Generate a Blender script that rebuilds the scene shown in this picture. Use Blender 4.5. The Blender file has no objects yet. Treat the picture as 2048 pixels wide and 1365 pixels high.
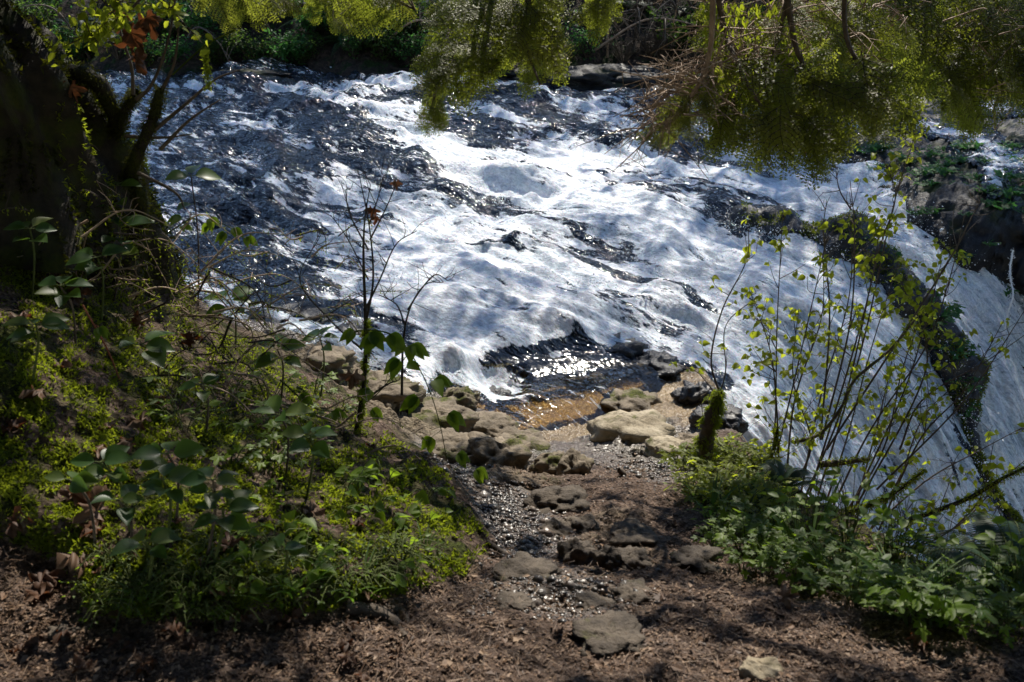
import bpy, math
import numpy as np
R = math.radians
C = bpy.context.scene.collection
rng = np.random.default_rng(7)

# ------------------------------------------------------------------ camera, sky, sun, exposure
PITCH = R(20.0); FPX = 2196.0; CAM = np.array([0.0, 0.0, 1.6])
cam = bpy.data.cameras.new('camera'); cam_o = bpy.data.objects.new('camera', cam); C.objects.link(cam_o)
cam_o.location = CAM; cam_o.rotation_euler = (math.pi/2 - PITCH, 0, 0)
cam.sensor_width = 36; cam.lens = 36*FPX/2048; cam.clip_end = 500; cam.clip_start = 0.05
cam.dof.use_dof = True; cam.dof.focus_distance = 7.5; cam.dof.aperture_fstop = 7.0
S = bpy.context.scene; S.camera = cam_o
SUN_EL, SUN_AZ = R(50), R(12)          # azimuth measured from +Y towards +X
world = bpy.data.worlds.new('World'); S.world = world; world.use_nodes = True
wn = world.node_tree.nodes; wn.clear()
sky = wn.new('ShaderNodeTexSky'); sky.sky_type = 'NISHITA'; sky.sun_disc = False
sky.sun_elevation = SUN_EL; sky.sun_rotation = SUN_AZ; sky.dust_density = .15; sky.ozone_density = 2.5
bg = wn.new('ShaderNodeBackground'); bg.inputs[1].default_value = 0.15
wo = wn.new('ShaderNodeOutputWorld')
world.node_tree.links.new(sky.outputs[0], bg.inputs[0]); world.node_tree.links.new(bg.outputs[0], wo.inputs[0])
sl = bpy.data.lights.new('sun', 'SUN'); sl.energy = 4.6; sl.angle = R(0.53); sl.color = (1.0, 0.93, 0.82)
so = bpy.data.objects.new('sun', sl); C.objects.link(so); so.location = (3, 15, 20)
SUND = np.array([math.cos(SUN_EL)*math.sin(SUN_AZ), math.cos(SUN_EL)*math.cos(SUN_AZ), math.sin(SUN_EL)])
so.rotation_euler = (math.pi/2 - SUN_EL, 0, math.pi - SUN_AZ)
S.view_settings.view_transform = 'Standard'; S.view_settings.look = 'None'
S.view_settings.exposure = 0.75; S.view_settings.gamma = 1.0
S.cycles.max_bounces = 6; S.cycles.transparent_max_bounces = 8; S.cycles.sample_clamp_indirect = 4
S.cycles.use_denoising = True

# ------------------------------------------------------------------ numeric helpers
cp, sp = math.cos(PITCH), math.sin(PITCH)
def ray(px, py):
    xc = (px-1024)/FPX; yc = -(py-682.5)/FPX
    return np.array([xc, cp + yc*sp, -sp + yc*cp])
def at_z(px, py, z):
    d = ray(px, py); return CAM + d*((z-CAM[2])/d[2])
def at_y(px, py, y):
    d = ray(px, py); return CAM + d*(y/d[1])
def proj(x, y, z):
    z = z-CAM[2]; dep = y*cp - z*sp; dep = np.where(dep < .05, .05, dep); up = y*sp + z*cp
    return 1024 + FPX*x/dep, 682.5 - FPX*up/dep
def sstep(a, b, x):
    t = np.clip((x-a)/(b-a), 0, 1); return t*t*(3-2*t)
_perm = np.random.default_rng(3).permutation(4096)
_grad = np.random.default_rng(4).uniform(0, 2*np.pi, 4096)
_gx, _gy = np.cos(_grad), np.sin(_grad)
def noise2(x, y, seed=0):
    x = np.asarray(x, float) + seed*17.31; y = np.asarray(y, float) - seed*9.77
    xi = np.floor(x).astype(np.int64); yi = np.floor(y).astype(np.int64); xf = x-xi; yf = y-yi
    u = xf*xf*xf*(xf*(xf*6-15)+10); v = yf*yf*yf*(yf*(yf*6-15)+10)
    def g(i, j):
        h = _perm[(_perm[(xi+i) & 4095] + yi + j) & 4095]
        return _gx[h]*(xf-i) + _gy[h]*(yf-j)
    a = g(0, 0); b = g(1, 0); c = g(0, 1); d = g(1, 1)
    return ((a+(b-a)*u) + ((c+(d-c)*u) - (a+(b-a)*u))*v)*1.5
def fbm(x, y, octaves=4, seed=0, gain=.5, ridged=False):
    s = 0; a = 1; t = 0
    for o in range(octaves):
        n = noise2(x*2**o, y*2**o, seed+o*3.1)
        if ridged: n = 1-2*np.abs(n)
        s = s+n*a; t += a; a *= gain
    return s/t
_g3 = np.random.default_rng(5).normal(size=(4096, 3)); _g3 /= np.linalg.norm(_g3, axis=1)[:, None]
def noise3(p, seed=0):
    p = np.asarray(p, float) + seed*11.7
    pi = np.floor(p).astype(np.int64); f = p-pi; w = f*f*(3-2*f); out = 0
    for i in (0, 1):
        for j in (0, 1):
            for k in (0, 1):
                h = _perm[(_perm[(_perm[(pi[:, 0]+i) & 4095] + pi[:, 1]+j) & 4095] + pi[:, 2]+k) & 4095]
                d = f - np.array([i, j, k])
                out = out + (_g3[h]*d).sum(1)*(w[:, 0] if i else 1-w[:, 0])*(w[:, 1] if j else 1-w[:, 1])*(w[:, 2] if k else 1-w[:, 2])
    return out*1.6
def fbm3(p, octaves=4, seed=0, gain=.5):
    s = 0; a = 1; t = 0
    for o in range(octaves):
        s = s+noise3(p*2**o, seed+o)*a; t += a; a *= gain
    return s/t
def blobs(px, py, lst, soft=.5):
    m = np.zeros_like(px)
    for (cx, cy, rx, ry, an, st) in lst:
        a = R(an); dx = px-cx; dy = py-cy
        u = (dx*math.cos(a)+dy*math.sin(a))/rx; v = (-dx*math.sin(a)+dy*math.cos(a))/ry
        m = np.maximum(m, st*(1-sstep(1-soft, 1+soft, np.sqrt(u*u+v*v))))
    return m
def poly_sd(px, py, pts):
    """signed distance to a polygon, negative inside"""
    pts = np.array(pts, float); d = np.full(np.shape(px), 1e9); ins = np.zeros(np.shape(px), bool)
    for i in range(len(pts)):
        a = pts[i]; b = pts[(i+1) % len(pts)]; e = b-a
        t = np.clip(((px-a[0])*e[0] + (py-a[1])*e[1])/(e@e), 0, 1)
        d = np.minimum(d, np.hypot(px-a[0]-t*e[0], py-a[1]-t*e[1]))
        if a[1] != b[1]:
            ins ^= ((a[1] > py) != (b[1] > py)) & (px < (b[0]-a[0])*(py-a[1])/(b[1]-a[1]) + a[0])
    return np.where(ins, -d, d)
class TPS:
    def __init__(s, pts, lam=1e-3):
        p = np.array(pts, float); s.c = p[:, :2]; n = len(p)
        K = s.k(s.c, s.c) + lam*np.eye(n); P = np.c_[np.ones(n), s.c]
        A = np.block([[K, P], [P.T, np.zeros((3, 3))]])
        s.w = np.linalg.solve(A, np.r_[p[:, 2], 0, 0, 0])
    def k(s, a, b):
        r2 = ((a[:, None]-b[None])**2).sum(-1); return .5*r2*np.log(r2+1e-9)
    def __call__(s, x, y):
        q = np.c_[np.ravel(x), np.ravel(y)]; out = np.empty(len(q))
        for i in range(0, len(q), 60000):
            b = q[i:i+60000]; out[i:i+60000] = s.k(b, s.c)@s.w[:-3] + np.c_[np.ones(len(b)), b]@s.w[-3:]
        return out.reshape(np.shape(x))

# ------------------------------------------------------------------ mesh helpers
class MB:
    """collects vertices and faces; build() links them as ONE mesh object"""
    def __init__(s): s.v = []; s.f = []; s.m = []; s.r = []; s.n = 0; s.sm = []
    def add(s, V, F, mi=0, rnd=0.0, smooth=True):
        V = np.asarray(V, float); F = np.asarray(F, np.int64)
        if len(F) == 0: return s
        s.v.append(V); s.f.append(F+s.n); s.m.append(np.full(len(F), mi)); s.n += len(V)
        s.r.append(np.broadcast_to(np.asarray(rnd, float), (len(V),))); s.sm.append(np.full(len(F), smooth)); return s
    def build(s, name, mats, parent=None, attrs=None):
        me = bpy.data.meshes.new(name)
        V = np.concatenate(s.v); nl = sum(f.size for f in s.f)
        me.vertices.add(len(V)); me.vertices.foreach_set('co', V.astype(np.float32).ravel())
        me.loops.add(nl); me.loops.foreach_set('vertex_index', np.concatenate([f.ravel() for f in s.f]).astype(np.int32))
        tot = np.concatenate([np.full(len(f), f.shape[1]) for f in s.f]); st = np.r_[0, np.cumsum(tot)[:-1]]
        me.polygons.add(len(tot)); me.polygons.foreach_set('loop_start', st.astype(np.int32))
        me.polygons.foreach_set('material_index', np.concatenate(s.m).astype(np.int32))
        me.update(calc_edges=True)
        me.polygons.foreach_set('use_smooth', np.concatenate(s.sm))
        at = me.attributes.new('rnd', 'FLOAT', 'POINT'); at.data.foreach_set('value', np.concatenate(s.r).astype(np.float32))
        for k, a in (attrs or {}).items():
            at = me.attributes.new(k, 'FLOAT', 'POINT'); at.data.foreach_set('value', np.asarray(a, np.float32).ravel())
        for m in (mats if isinstance(mats, (list, tuple)) else [mats]): me.materials.append(m)
        o = bpy.data.objects.new(name, me); C.objects.link(o)
        if parent is not None: o.parent = parent; o.matrix_parent_inverse.identity(); 
        return o
def grid_faces(nr, nc, wrap=False):
    i = np.arange(nr-1)[:, None]; j = np.arange(nc if wrap else nc-1)[None]
    a = i*nc+j; b = i*nc+(j+1) % nc
    return np.stack([a, b, b+nc, a+nc], -1).reshape(-1, 4)
def tag(o, label=None, cat=None, group=None, kind=None):
    if label: o['label'] = label
    if cat: o['category'] = cat
    if group: o['group'] = group
    if kind: o['kind'] = kind
    return o
def thing(name, loc, label, cat, group=None):
    o = bpy.data.objects.new(name, None); C.objects.link(o); o.location = loc; o.empty_display_size = .1
    return tag(o, label, cat, group)
def norm(v): v = np.asarray(v, float); return v/(np.linalg.norm(v, axis=-1, keepdims=True)+1e-12)
def curve(pts, n=None):
    """Catmull-Rom through points"""
    p = np.array(pts, float); n = n or 6*(len(p)-1)+1
    q = np.vstack([2*p[0]-p[1], p, 2*p[-1]-p[-2]]); t = np.linspace(0, len(p)-1-1e-6, n); i = t.astype(int); f = (t-i)[:, None]
    a, b, c, d = q[i], q[i+1], q[i+2], q[i+3]
    return .5*((2*b)+(-a+c)*f+(2*a-5*b+4*c-d)*f*f+(-a+3*b-3*c+d)*f**3)
def tube(P, r, sides=6, bump=0, seed=0, cap=True):
    P = np.asarray(P, float); n = len(P); r = np.broadcast_to(r, (n,))
    T = norm(np.gradient(P, axis=0)); ref = np.array([0, 0, 1.]) if abs(T[0][2]) < .9 else np.array([1., 0, 0])
    U = np.empty_like(T); u = norm(np.cross(T[0], ref))
    for i in range(n):
        u = u - T[i]*(u@T[i]); u = u/(np.linalg.norm(u)+1e-9); U[i] = u
    W = np.cross(T, U); a = np.arange(sides)*2*np.pi/sides
    D = U[:, None]*np.cos(a)[None, :, None] + W[:, None]*np.sin(a)[None, :, None]
    rr = np.broadcast_to(r[:, None], (n, sides)).copy()
    V = (P[:, None] + D*rr[..., None]).reshape(-1, 3)
    if bump:
        V = V + D.reshape(-1, 3)*(fbm3(V/max(r.max(), .02)*.9, 3, seed)*rr.ravel()*bump)[:, None]
    F = grid_faces(n, sides, True)
    return V, F
def rotmats(dirs, ups, roll=None):
    """frames: x = side, y = along dirs, z = leaf normal"""
    y = norm(dirs); x = norm(np.cross(y, ups)); z = np.cross(x, y)
    if roll is not None:
        c = np.cos(roll)[:, None]; s = np.sin(roll)[:, None]; x, z = x*c+z*s, -x*s+z*c
    return np.stack([x, y, z], -1)
def scatter(mb, T, F, pos, M, sc, mi=0, rnd=None, smooth=True):
    pos = np.asarray(pos, float); m = len(pos)
    if m == 0: return
    sc = np.broadcast_to(np.asarray(sc, float), (m,)) if np.ndim(sc) < 2 else np.asarray(sc)
    TT = T[None]*sc[:, None, None] if sc.ndim == 1 else T[None]*sc[:, None, :]
    V = np.einsum('mij,mkj->mki', M, TT) + pos[:, None]
    FF = (F[None] + (np.arange(m)*len(T))[:, None, None]).reshape(-1, F.shape[1])
    rnd = rng.random(m) if rnd is None else rnd
    mb.add(V.reshape(-1, 3), FF, mi, np.repeat(rnd, len(T)), smooth)
def rand_unit(n): return norm(rng.normal(size=(n, 3)))

# leaf templates: lie in x (width), y (length), z up; base at origin, length 1
def leaf_template(w=.5, fold=.12, droop=.15, rows=6, power=.8, tip=1.0):
    t = np.linspace(0, 1, rows); prof = w/2*np.sin(np.pi*t**power)**tip
    prof[0] = .01; prof[-1] = .0
    V = []
    for i in range(rows):
        z = -droop*t[i]**2
        V += [(-prof[i], t[i], z+fold*prof[i]/.5), (0, t[i], z), (prof[i], t[i], z+fold*prof[i]/.5)]
    return np.array(V), grid_faces(rows, 3)
LEAF = leaf_template(.55, .25, .2, 6, .85); SMALL = leaf_template(.62, .2, .12, 4, .9); BLADE = leaf_template(.09, .3, .7, 7, .5)
DIAMOND = (np.array([(0, 0, 0), (-.5, .45, .0), (0, 1, 0), (.5, .45, 0.)]), np.array([[0, 1, 2, 3]]))
def star_leaf(lobes, crumple=.0, seed=0, depth=.5, res=3):
    """palmate leaf as a fan; lobes = list of (angle deg, length)"""
    r = np.random.default_rng(seed); ang = []; rad = []
    for k, (a, l) in enumerate(lobes):
        if k: ang.append((lobes[k-1][0]+a)/2); rad.append(min(l, lobes[k-1][1])*depth)
        ang += [a-11, a, a+11]; rad += [l*.84, l, l*.84]
    ang = np.radians(np.array(ang)); rad = np.array(rad)
    ring = np.c_[np.sin(ang)*rad, np.cos(ang)*rad+.18]; mid = ring*.5+np.array([0, .09])
    V2 = np.vstack([[0, 0.12], mid, ring]); n = len(ang)
    z = crumple*(noise2(V2[:, 0]*2.2, V2[:, 1]*2.2, seed)+.6*noise2(V2[:, 0]*5, V2[:, 1]*5, seed+2)) - .15*(V2**2).sum(1)*(crumple > 0)
    V = np.c_[V2, z]; F = []
    for i in range(n-1): F += [[0, 1+i, 2+i, 2+i], [1+i, 1+n+i, 2+n+i, 2+i]]
    T = [[f[0], f[1], f[2]] for f in F[::2]]
    return V, np.array(T), np.array(F[1::2])
def vine_leaf(seed=1, crumple=.1):
    V, T, Q = star_leaf([(-130, .5), (-62, .75), (0, 1.), (62, .75), (130, .5)], crumple, seed, .62)
    F = np.vstack([np.c_[Q[:, 0], Q[:, 1], Q[:, 2]], np.c_[Q[:, 0], Q[:, 2], Q[:, 3]], T]); return V/1.18, F
def maple_leaf(seed=1, crumple=.35):
    V, T, Q = star_leaf([(-140, .45), (-75, .8), (-38, .62), (0, 1.), (38, .62), (75, .8), (140, .45)], crumple, seed, .72)
    F = np.vstack([np.c_[Q[:, 0], Q[:, 1], Q[:, 2]], np.c_[Q[:, 0], Q[:, 2], Q[:, 3]], T]); return V/1.18, F

# ------------------------------------------------------------------ materials
def mat(name):
    m = bpy.data.materials.new(name); m.use_nodes = True; nt = m.node_tree; nt.nodes.clear()
    out = nt.nodes.new('ShaderNodeOutputMaterial'); return m, nt, out
class N:
    def __init__(s, nt): s.nt = nt
    def n(s, t, **k):
        x = s.nt.nodes.new(t)
        for a, b in k.items(): setattr(x, a, b)
        return x
    def l(s, a, b): s.nt.links.new(a, b)
    def val(s, sock, v):
        if isinstance(v, (int, float)): sock.default_value = v
        elif isinstance(v, tuple): sock.default_value = v if len(v) == 4 or sock.type == 'VECTOR' else (*v, 1)
        else: s.l(v, sock)
    def attr(s, name): return s.n('ShaderNodeAttribute', attribute_name=name).outputs['Fac']
    def noise(s, vec, scale, detail=4, rough=.55, dist=0):
        x = s.n('ShaderNodeTexNoise'); x.inputs['Scale'].default_value = scale; x.inputs['Detail'].default_value = detail
        x.inputs['Roughness'].default_value = rough; x.inputs['Distortion'].default_value = dist
        if vec is not None: s.l(vec, x.inputs['Vector'])
        return x.outputs['Fac']
    def pos(s): return s.n('ShaderNodeNewGeometry').outputs['Position']
    def mapv(s, vec, scale=(1, 1, 1), rot=(0, 0, 0)):
        x = s.n('ShaderNodeMapping'); x.inputs['Scale'].default_value = scale; x.inputs['Rotation'].default_value = rot; s.l(vec, x.inputs['Vector']); return x.outputs[0]
    def ramp(s, f, stops):
        x = s.n('ShaderNodeValToRGB'); s.l(f, x.inputs[0]); e = x.color_ramp.elements
        while len(e) < len(stops): e.new(.5)
        for i, (p, c) in enumerate(stops): e[i].position = p; e[i].color = c if len(c) == 4 else (*c, 1)
        return x.outputs[0]
    def mr(s, f, a, b, c=0., d=1.):
        x = s.n('ShaderNodeMapRange'); x.interpolation_type = 'SMOOTHSTEP'; s.l(f, x.inputs[0])
        for i, v in enumerate((a, b, c, d)): s.val(x.inputs[i+1], v)
        return x.outputs[0]
    def mix(s, f, a, b):
        x = s.n('ShaderNodeMix', data_type='RGBA'); s.val(x.inputs[0], f); s.val(x.inputs[6], a); s.val(x.inputs[7], b); return x.outputs[2]
    def math(s, op, a, b=0.):
        x = s.n('ShaderNodeMath', operation=op); s.val(x.inputs[0], a); s.val(x.inputs[1], b); return x.outputs[0]
    def bump(s, h, st, dist, nrm=None):
        x = s.n('ShaderNodeBump'); s.val(x.inputs['Strength'], st); x.inputs['Distance'].default_value = dist; s.l(h, x.inputs['Height'])
        if nrm is not None: s.l(nrm, x.inputs['Normal'])
        return x.outputs[0]
    def pr(s, col, rough, nrm=None, spec=.5, **k):
        x = s.n('ShaderNodeBsdfPrincipled'); s.val(x.inputs['Base Color'], col); s.val(x.inputs['Roughness'], rough)
        s.val(x.inputs['Specular IOR Level'], spec)
        if nrm is not None: s.l(nrm, x.inputs['Normal'])
        for a, b in k.items(): s.val(x.inputs[a.replace('_', ' ')], b)
        return x.outputs[0]
def leaf_mat(name, c1, c2, trans=None, rough=.45, tw=.45, veins=0, c3=None):
    m, nt, out = mat(name); q = N(nt); r = q.attr('rnd')
    stops = [(0, c1), (1, c2)] if c3 is None else [(0, c1), (.6, c2), (1, c3)]
    col = q.ramp(r, stops); nz = q.noise(q.pos(), 40, 2)
    col = q.mix(q.math('MULTIPLY', nz, .35), col, (c1[0]*.5, c1[1]*.5, c1[2]*.5))
    b = q.pr(col, rough, spec=.3)
    t = q.n('ShaderNodeBsdfTranslucent')
    if trans is None: trans = tuple(min(1, x*2.2) for x in c2)
    tc = q.mix(.6, col, trans); q.l(tc, t.inputs[0])
    mx = q.n('ShaderNodeMixShader'); mx.inputs[0].default_value = tw; q.l(b, mx.inputs[1]); q.l(t.outputs[0], mx.inputs[2]); q.l(mx.outputs[0], out.inputs[0]); return m
M = {}
M['salal'] = leaf_mat('salal_leaf', (.025, .06, .022), (.055, .105, .028), (.26, .46, .03), .4, .42, c3=(.1, .12, .03))
M['shrub_leaf'] = leaf_mat('young_leaf', (.1, .14, .015), (.2, .24, .02), (.62, .7, .04), .5, .6)
M['plant_leaf'] = leaf_mat('ground_plant_leaf', (.045, .09, .01), (.14, .21, .018), (.42, .62, .03), .5, .5)
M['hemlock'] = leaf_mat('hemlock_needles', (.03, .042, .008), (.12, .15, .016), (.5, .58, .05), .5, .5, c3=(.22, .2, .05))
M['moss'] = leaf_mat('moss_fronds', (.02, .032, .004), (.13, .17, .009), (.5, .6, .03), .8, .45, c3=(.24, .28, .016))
M['grass'] = leaf_mat('grass_blades', (.04, .09, .012), (.08, .15, .02), (.25, .45, .04), .5, .45)
M['dead'] = leaf_mat('dead_leaf', (.05, .024, .012), (.12, .055, .026), (.3, .09, .025), .6, .25, c3=(.2, .13, .08))
M['fern'] = leaf_mat('fern_frond', (.015, .04, .012), (.03, .07, .02), (.1, .2, .02), .5, .35)
M['cliff_leaf'] = leaf_mat('cliff_leaf', (.02, .08, .02), (.06, .17, .04), (.15, .42, .07), .5, .4)
M['litter'] = leaf_mat('litter_chips', (.05, .028, .017), (.19, .11, .062), (.2, .12, .06), .6, .1, c3=(.32, .22, .14))
M['bank_leaf'] = leaf_mat('far_bank_leaf', (.02, .045, .014), (.06, .11, .02), (.2, .36, .04), .6, .45)
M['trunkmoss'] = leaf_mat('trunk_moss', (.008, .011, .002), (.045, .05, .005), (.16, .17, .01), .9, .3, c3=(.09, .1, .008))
M['shade_canopy'], nt_, out_ = mat('shade_canopy_leaves'); q_ = N(nt_); q_.l(q_.pr(q_.ramp(q_.attr('rnd'), [(0, (.015, .022, .006)), (1, (.04, .05, .012))]), .7, spec=.2), out_.inputs[0])  # dark opaque leaves for the unseen shade foliage, so no light leaks through
def bark_mat(name, c1, c2, moss=0.0, mc=(.09, .1, .01)):
    m, nt, out = mat(name); q = N(nt); p = q.pos(); n = q.noise(p, 22, 5)
    col = q.ramp(n, [(.3, c1), (.7, c2)])
    if moss > 0:
        mn = q.mr(q.noise(p, 9, 4), 1-moss-.12, 1-moss+.1); col = q.mix(mn, col, q.ramp(q.noise(p, 60, 3), [(.3, (.02, .03, .003)), (.7, mc)]))
    q.l(q.pr(col, .75, q.bump(q.noise(p, 70, 4), .7, .01), .25), out.inputs[0]); return m
M['twig'] = bark_mat('twig_bark', (.05, .038, .028), (.13, .1, .075), .25)
M['darktwig'] = bark_mat('dark_twig_bark', (.02, .014, .01), (.06, .045, .035), .3)
M['pale_twig'] = bark_mat('pale_dead_twig', (.2, .14, .1), (.4, .3, .22), 0)
M['trunk'] = bark_mat('mossy_trunk_bark', (.01, .008, .006), (.032, .025, .017), .45, (.04, .045, .005))
M['green_stem'] = bark_mat('green_stem', (.06, .08, .02), (.1, .12, .03), 0)

def rock_mat(name, c1, c2, moss=.5, wet=.0, mscale=5):
    m, nt, out = mat(name); q = N(nt); p = q.pos()
    n = q.noise(p, 9, 8, .65); n2 = q.noise(p, 45, 6, .65)
    col = q.ramp(n, [(.3, c1), (.7, c2)]); col = q.mix(q.mr(n2, .5, .75, 0, .6), col, tuple(x*.35 for x in c1))
    up = q.n('ShaderNodeSeparateXYZ'); g = q.n('ShaderNodeNewGeometry'); q.l(g.outputs['Normal'], up.inputs[0])
    mm = q.math('MULTIPLY', q.mr(up.outputs[2], .2, .8), q.mr(q.noise(p, mscale, 5, .65), 1-moss-.08, 1-moss+.06))
    mcol = q.ramp(q.noise(p, 120, 3), [(.35, (.02, .025, .004)), (.7, (.10, .11, .01) if wet < .3 else (.045, .055, .008))])
    col = q.mix(mm, col, mcol)
    b = q.bump(n2, .9, .012); b = q.bump(q.noise(p, 160, 3), .5, .004, b)
    rg = q.math('ADD', q.mr(q.noise(p, 14, 3), .4, .6, .75-.6*wet, .75-.45*wet), q.math('MULTIPLY', mm, .3*wet+.1))
    q.l(q.pr(col, rg, b, .2+.25*wet), out.inputs[0]); return m
M['rock'] = rock_mat('dry_rock', (.1, .08, .055), (.26, .21, .15), .42)
M['palerock'] = rock_mat('pale_boulder', (.2, .16, .1), (.42, .36, .26), .38)
M['wetrock'] = rock_mat('wet_rock', (.008, .008, .010), (.03, .029, .031), .33, .8)
M['cliffrock'] = rock_mat('cliff_rock', (.005, .005, .006), (.022, .021, .023), .42, .55, 3)

# ------------------------------------------------------------------ terrain functions
def fall_u(x, y): return .7*(x-1.2) - .7*(y-6.7)
def water_base(x, y):
    r = -.2 - .075*np.clip(16-y, 0, 9) + .0*x
    r = r - .03*np.clip(x, -3, 4)
    u = fall_u(x, y); k = .3
    d = k*np.logaddexp(0, (u-.05)/k)
    r = r - 1.2*d - .25*np.clip(d-2.2, 0, 9)
    # pool behind the path: a drop across a curved ledge
    px, py = proj(x, y, r)
    pool = sstep(35, -35, poly_sd(px, py, POOL))
    return r*(1-pool) + np.minimum(r, -1.02)*pool
POOL = [(880, 740), (1000, 712), (1150, 705), (1300, 712), (1380, 760), (1420, 830), (1380, 950), (1200, 1000), (900, 980), (840, 850)]
gp = [(0,1365,0),(500,1365,0),(1024,1365,0),(1500,1365,0),(2048,1365,0),(-400,1365,.05),(2450,1365,0),
 (0,1250,.02),(500,1270,.02),(1024,1200,-.07),(1500,1250,-.04),(2048,1290,-.04),(1300,1150,-.14),
 (1100,1100,-.24),(1200,1000,-.46),(1130,960,-.58),(1350,1000,-.42),(1400,1100,-.22),
 (1000,940,-.72),(1150,905,-.88),(1250,880,-.98),(1350,900,-.88),(1420,850,-.98),
 (1100,830,-1.13),(1200,780,-1.13),(950,770,-1.12),(1100,720,-1.12),(1000,880,-.96),
 (800,790,-.8),(700,780,-.68),(900,850,-.88),(870,910,-.62),(620,720,-.62),(520,680,-.6),(460,640,-.62),
 (610,650,-.86),(650,600,-1.25),(450,565,-1.2),(820,665,-1.3),(900,740,-1.15),
 (900,1050,-.2),(950,1110,-.2),(700,1000,-.1),(500,1000,0),(700,1130,-.03),(300,1100,.06),(100,1000,.12),(300,900,.08),
 (500,850,-.1),(0,800,.3),(200,700,.18),(400,700,-.08),(0,560,.4),(220,520,.2),(350,580,-.1),
 (1500,1050,-.4),(1600,1080,-.35),(1500,950,-.58),(1560,900,-.75),(1700,1100,-.33),(1900,1180,-.2),(2048,1230,-.12)]
GPW = [tuple(at_z(a, b, c)) for a, b, c in gp] + [(-3.4, 6.6, -1.2), (-7, 7.6, -1.2), (-7, 4.5, .5), (-5, 2, .3), (0, .5, .05), (4, .5, .05), (-4, .5, .1), (5, 3, 0)]
class LUT:
    def __init__(s, fn, x0, x1, y0, y1, h):
        s.a = (x0, y0, h); xs = np.arange(x0, x1+h, h); ys = np.arange(y0, y1+h, h); X, Y = np.meshgrid(xs, ys); s.g = fn(X.ravel(), Y.ravel()).reshape(X.shape)
    def __call__(s, x, y):
        x0, y0, h = s.a; u = np.clip((np.asarray(x, float)-x0)/h, 0, s.g.shape[1]-1.001); v = np.clip((np.asarray(y, float)-y0)/h, 0, s.g.shape[0]-1.001)
        i = v.astype(int); j = u.astype(int); fv = v-i; fu = u-j; g = s.g
        return (g[i, j]*(1-fu)+g[i, j+1]*fu)*(1-fv) + (g[i+1, j]*(1-fu)+g[i+1, j+1]*fu)*fv
_land = LUT(TPS(GPW), -10, 9, .2, 10, .04)
# edge of the near bank above the gorge
EDGE = [at_z(1440, 800, -1.0)[:2], at_z(1490, 880, -.8)[:2], at_z(1560, 960, -.55)[:2], at_z(1700, 1020, -.4)[:2], at_z(1860, 1110, -.25)[:2], at_z(2048, 1180, -.15)[:2], np.array([3.2, 3.4]), np.array([8., 3.0])]
GORGE = [tuple(p) for p in EDGE] + [(9, 12), (1.6, 12)]
MOSSY = [(-500, 430), (330, 400), (390, 640), (520, 690), (640, 760), (800, 880), (900, 960), (985, 1085), (930, 1150), (780, 1195), (640, 1225), (350, 1245), (190, 1230), (120, 1130), (-40, 1060), (-500, 1050)]
def land_base(x, y):
    z = _land(x, y)
    d = -poly_sd(x, y, GORGE); d = np.clip(d + .08*fbm(x*2.5, y*2.5, 3, 50), 0, 9)
    return z - 1.7*d - 1.2*np.clip(d-.25, 0, 9)
def land(x, y, full=True):
    z = land_base(x, y); px, py = proj(x, y, z)
    wx = 30*fbm(x*3, y*3, 3, 5); wy = 18*fbm(x*3, y*3, 3, 6)
    ms = sstep(22, -22, poly_sd(px+wx, py+wy, MOSSY))
    z = z + .07*ms + ms*.06*fbm(x*2.2, y*2.2, 3, 9)
    z = z + .035*fbm(x*2.5, y*2.5, 4, 11)
    return (z, ms, px, py) if full else z
def polar_grid(px0, px1, nc, y0, y1, nr, power=1.0):
    xs = (np.linspace(px0, px1, nc)-1024)/FPX/cp*1.0
    t = np.linspace(0, 1, nr); ys = y0*(y1/y0)**(t**power)
    Y = np.repeat(ys[:, None], nc, 1); X = Y*xs[None]
    return X, Y

# ------------------------------------------------------------------ ground (near bank with the dirt path)
def ground_mat():
    m, nt, out = mat('forest_soil'); q = N(nt); p = q.pos()
    n1 = q.noise(p, 6, 6, .6); n2 = q.noise(p, 38, 6, .7); n3 = q.noise(p, 130, 4, .6)
    soil = q.ramp(n2, [(.3, (.025, .017, .013)), (.5, (.075, .05, .037)), (.72, (.18, .125, .095))])
    vor = q.n('ShaderNodeTexVoronoi'); vor.inputs['Scale'].default_value = 75; q.l(p, vor.inputs['Vector'])
    sepc = q.n('ShaderNodeSeparateColor'); q.l(vor.outputs['Color'], sepc.inputs[0])
    chip = q.ramp(sepc.outputs[0], [(0, (.03, .02, .015)), (.6, (.1, .065, .045)), (1, (.26, .19, .15))])
    soil = q.mix(.45, soil, chip)
    rock = q.ramp(q.noise(p, 16, 7, .7), [(.32, (.07, .055, .04)), (.5, (.2, .16, .11)), (.72, (.33, .28, .2))])
    moss = q.ramp(n3, [(.35, (.012, .016, .002)), (.6, (.05, .06, .006)), (.75, (.1, .11, .01))])
    gr = q.ramp(n3, [(.3, (.03, .028, .028)), (.7, (.14, .12, .11))])
    col = q.mix(q.attr('rock'), soil, rock)
    wet = q.attr('wet'); col = q.mix(q.math('MULTIPLY', wet, .6), col, gr)
    col = q.mix(q.attr('moss'), col, moss)
    bed = q.ramp(n1, [(.3, (.12, .078, .036)), (.7, (.33, .235, .12))]); col = q.mix(q.attr('bed'), col, bed)
    rg = q.mr(wet, 0, 1, .85, .21)
    b = q.bump(n2, .8, .02); b = q.bump(vor.outputs['Distance'], .9, .008, b); b = q.bump(n3, .6, .005, b)
    q.l(q.pr(col, rg, b, q.mr(wet, 0, 1, .15, .6)), out.inputs[0]); return m
M['ground'] = ground_mat()
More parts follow.
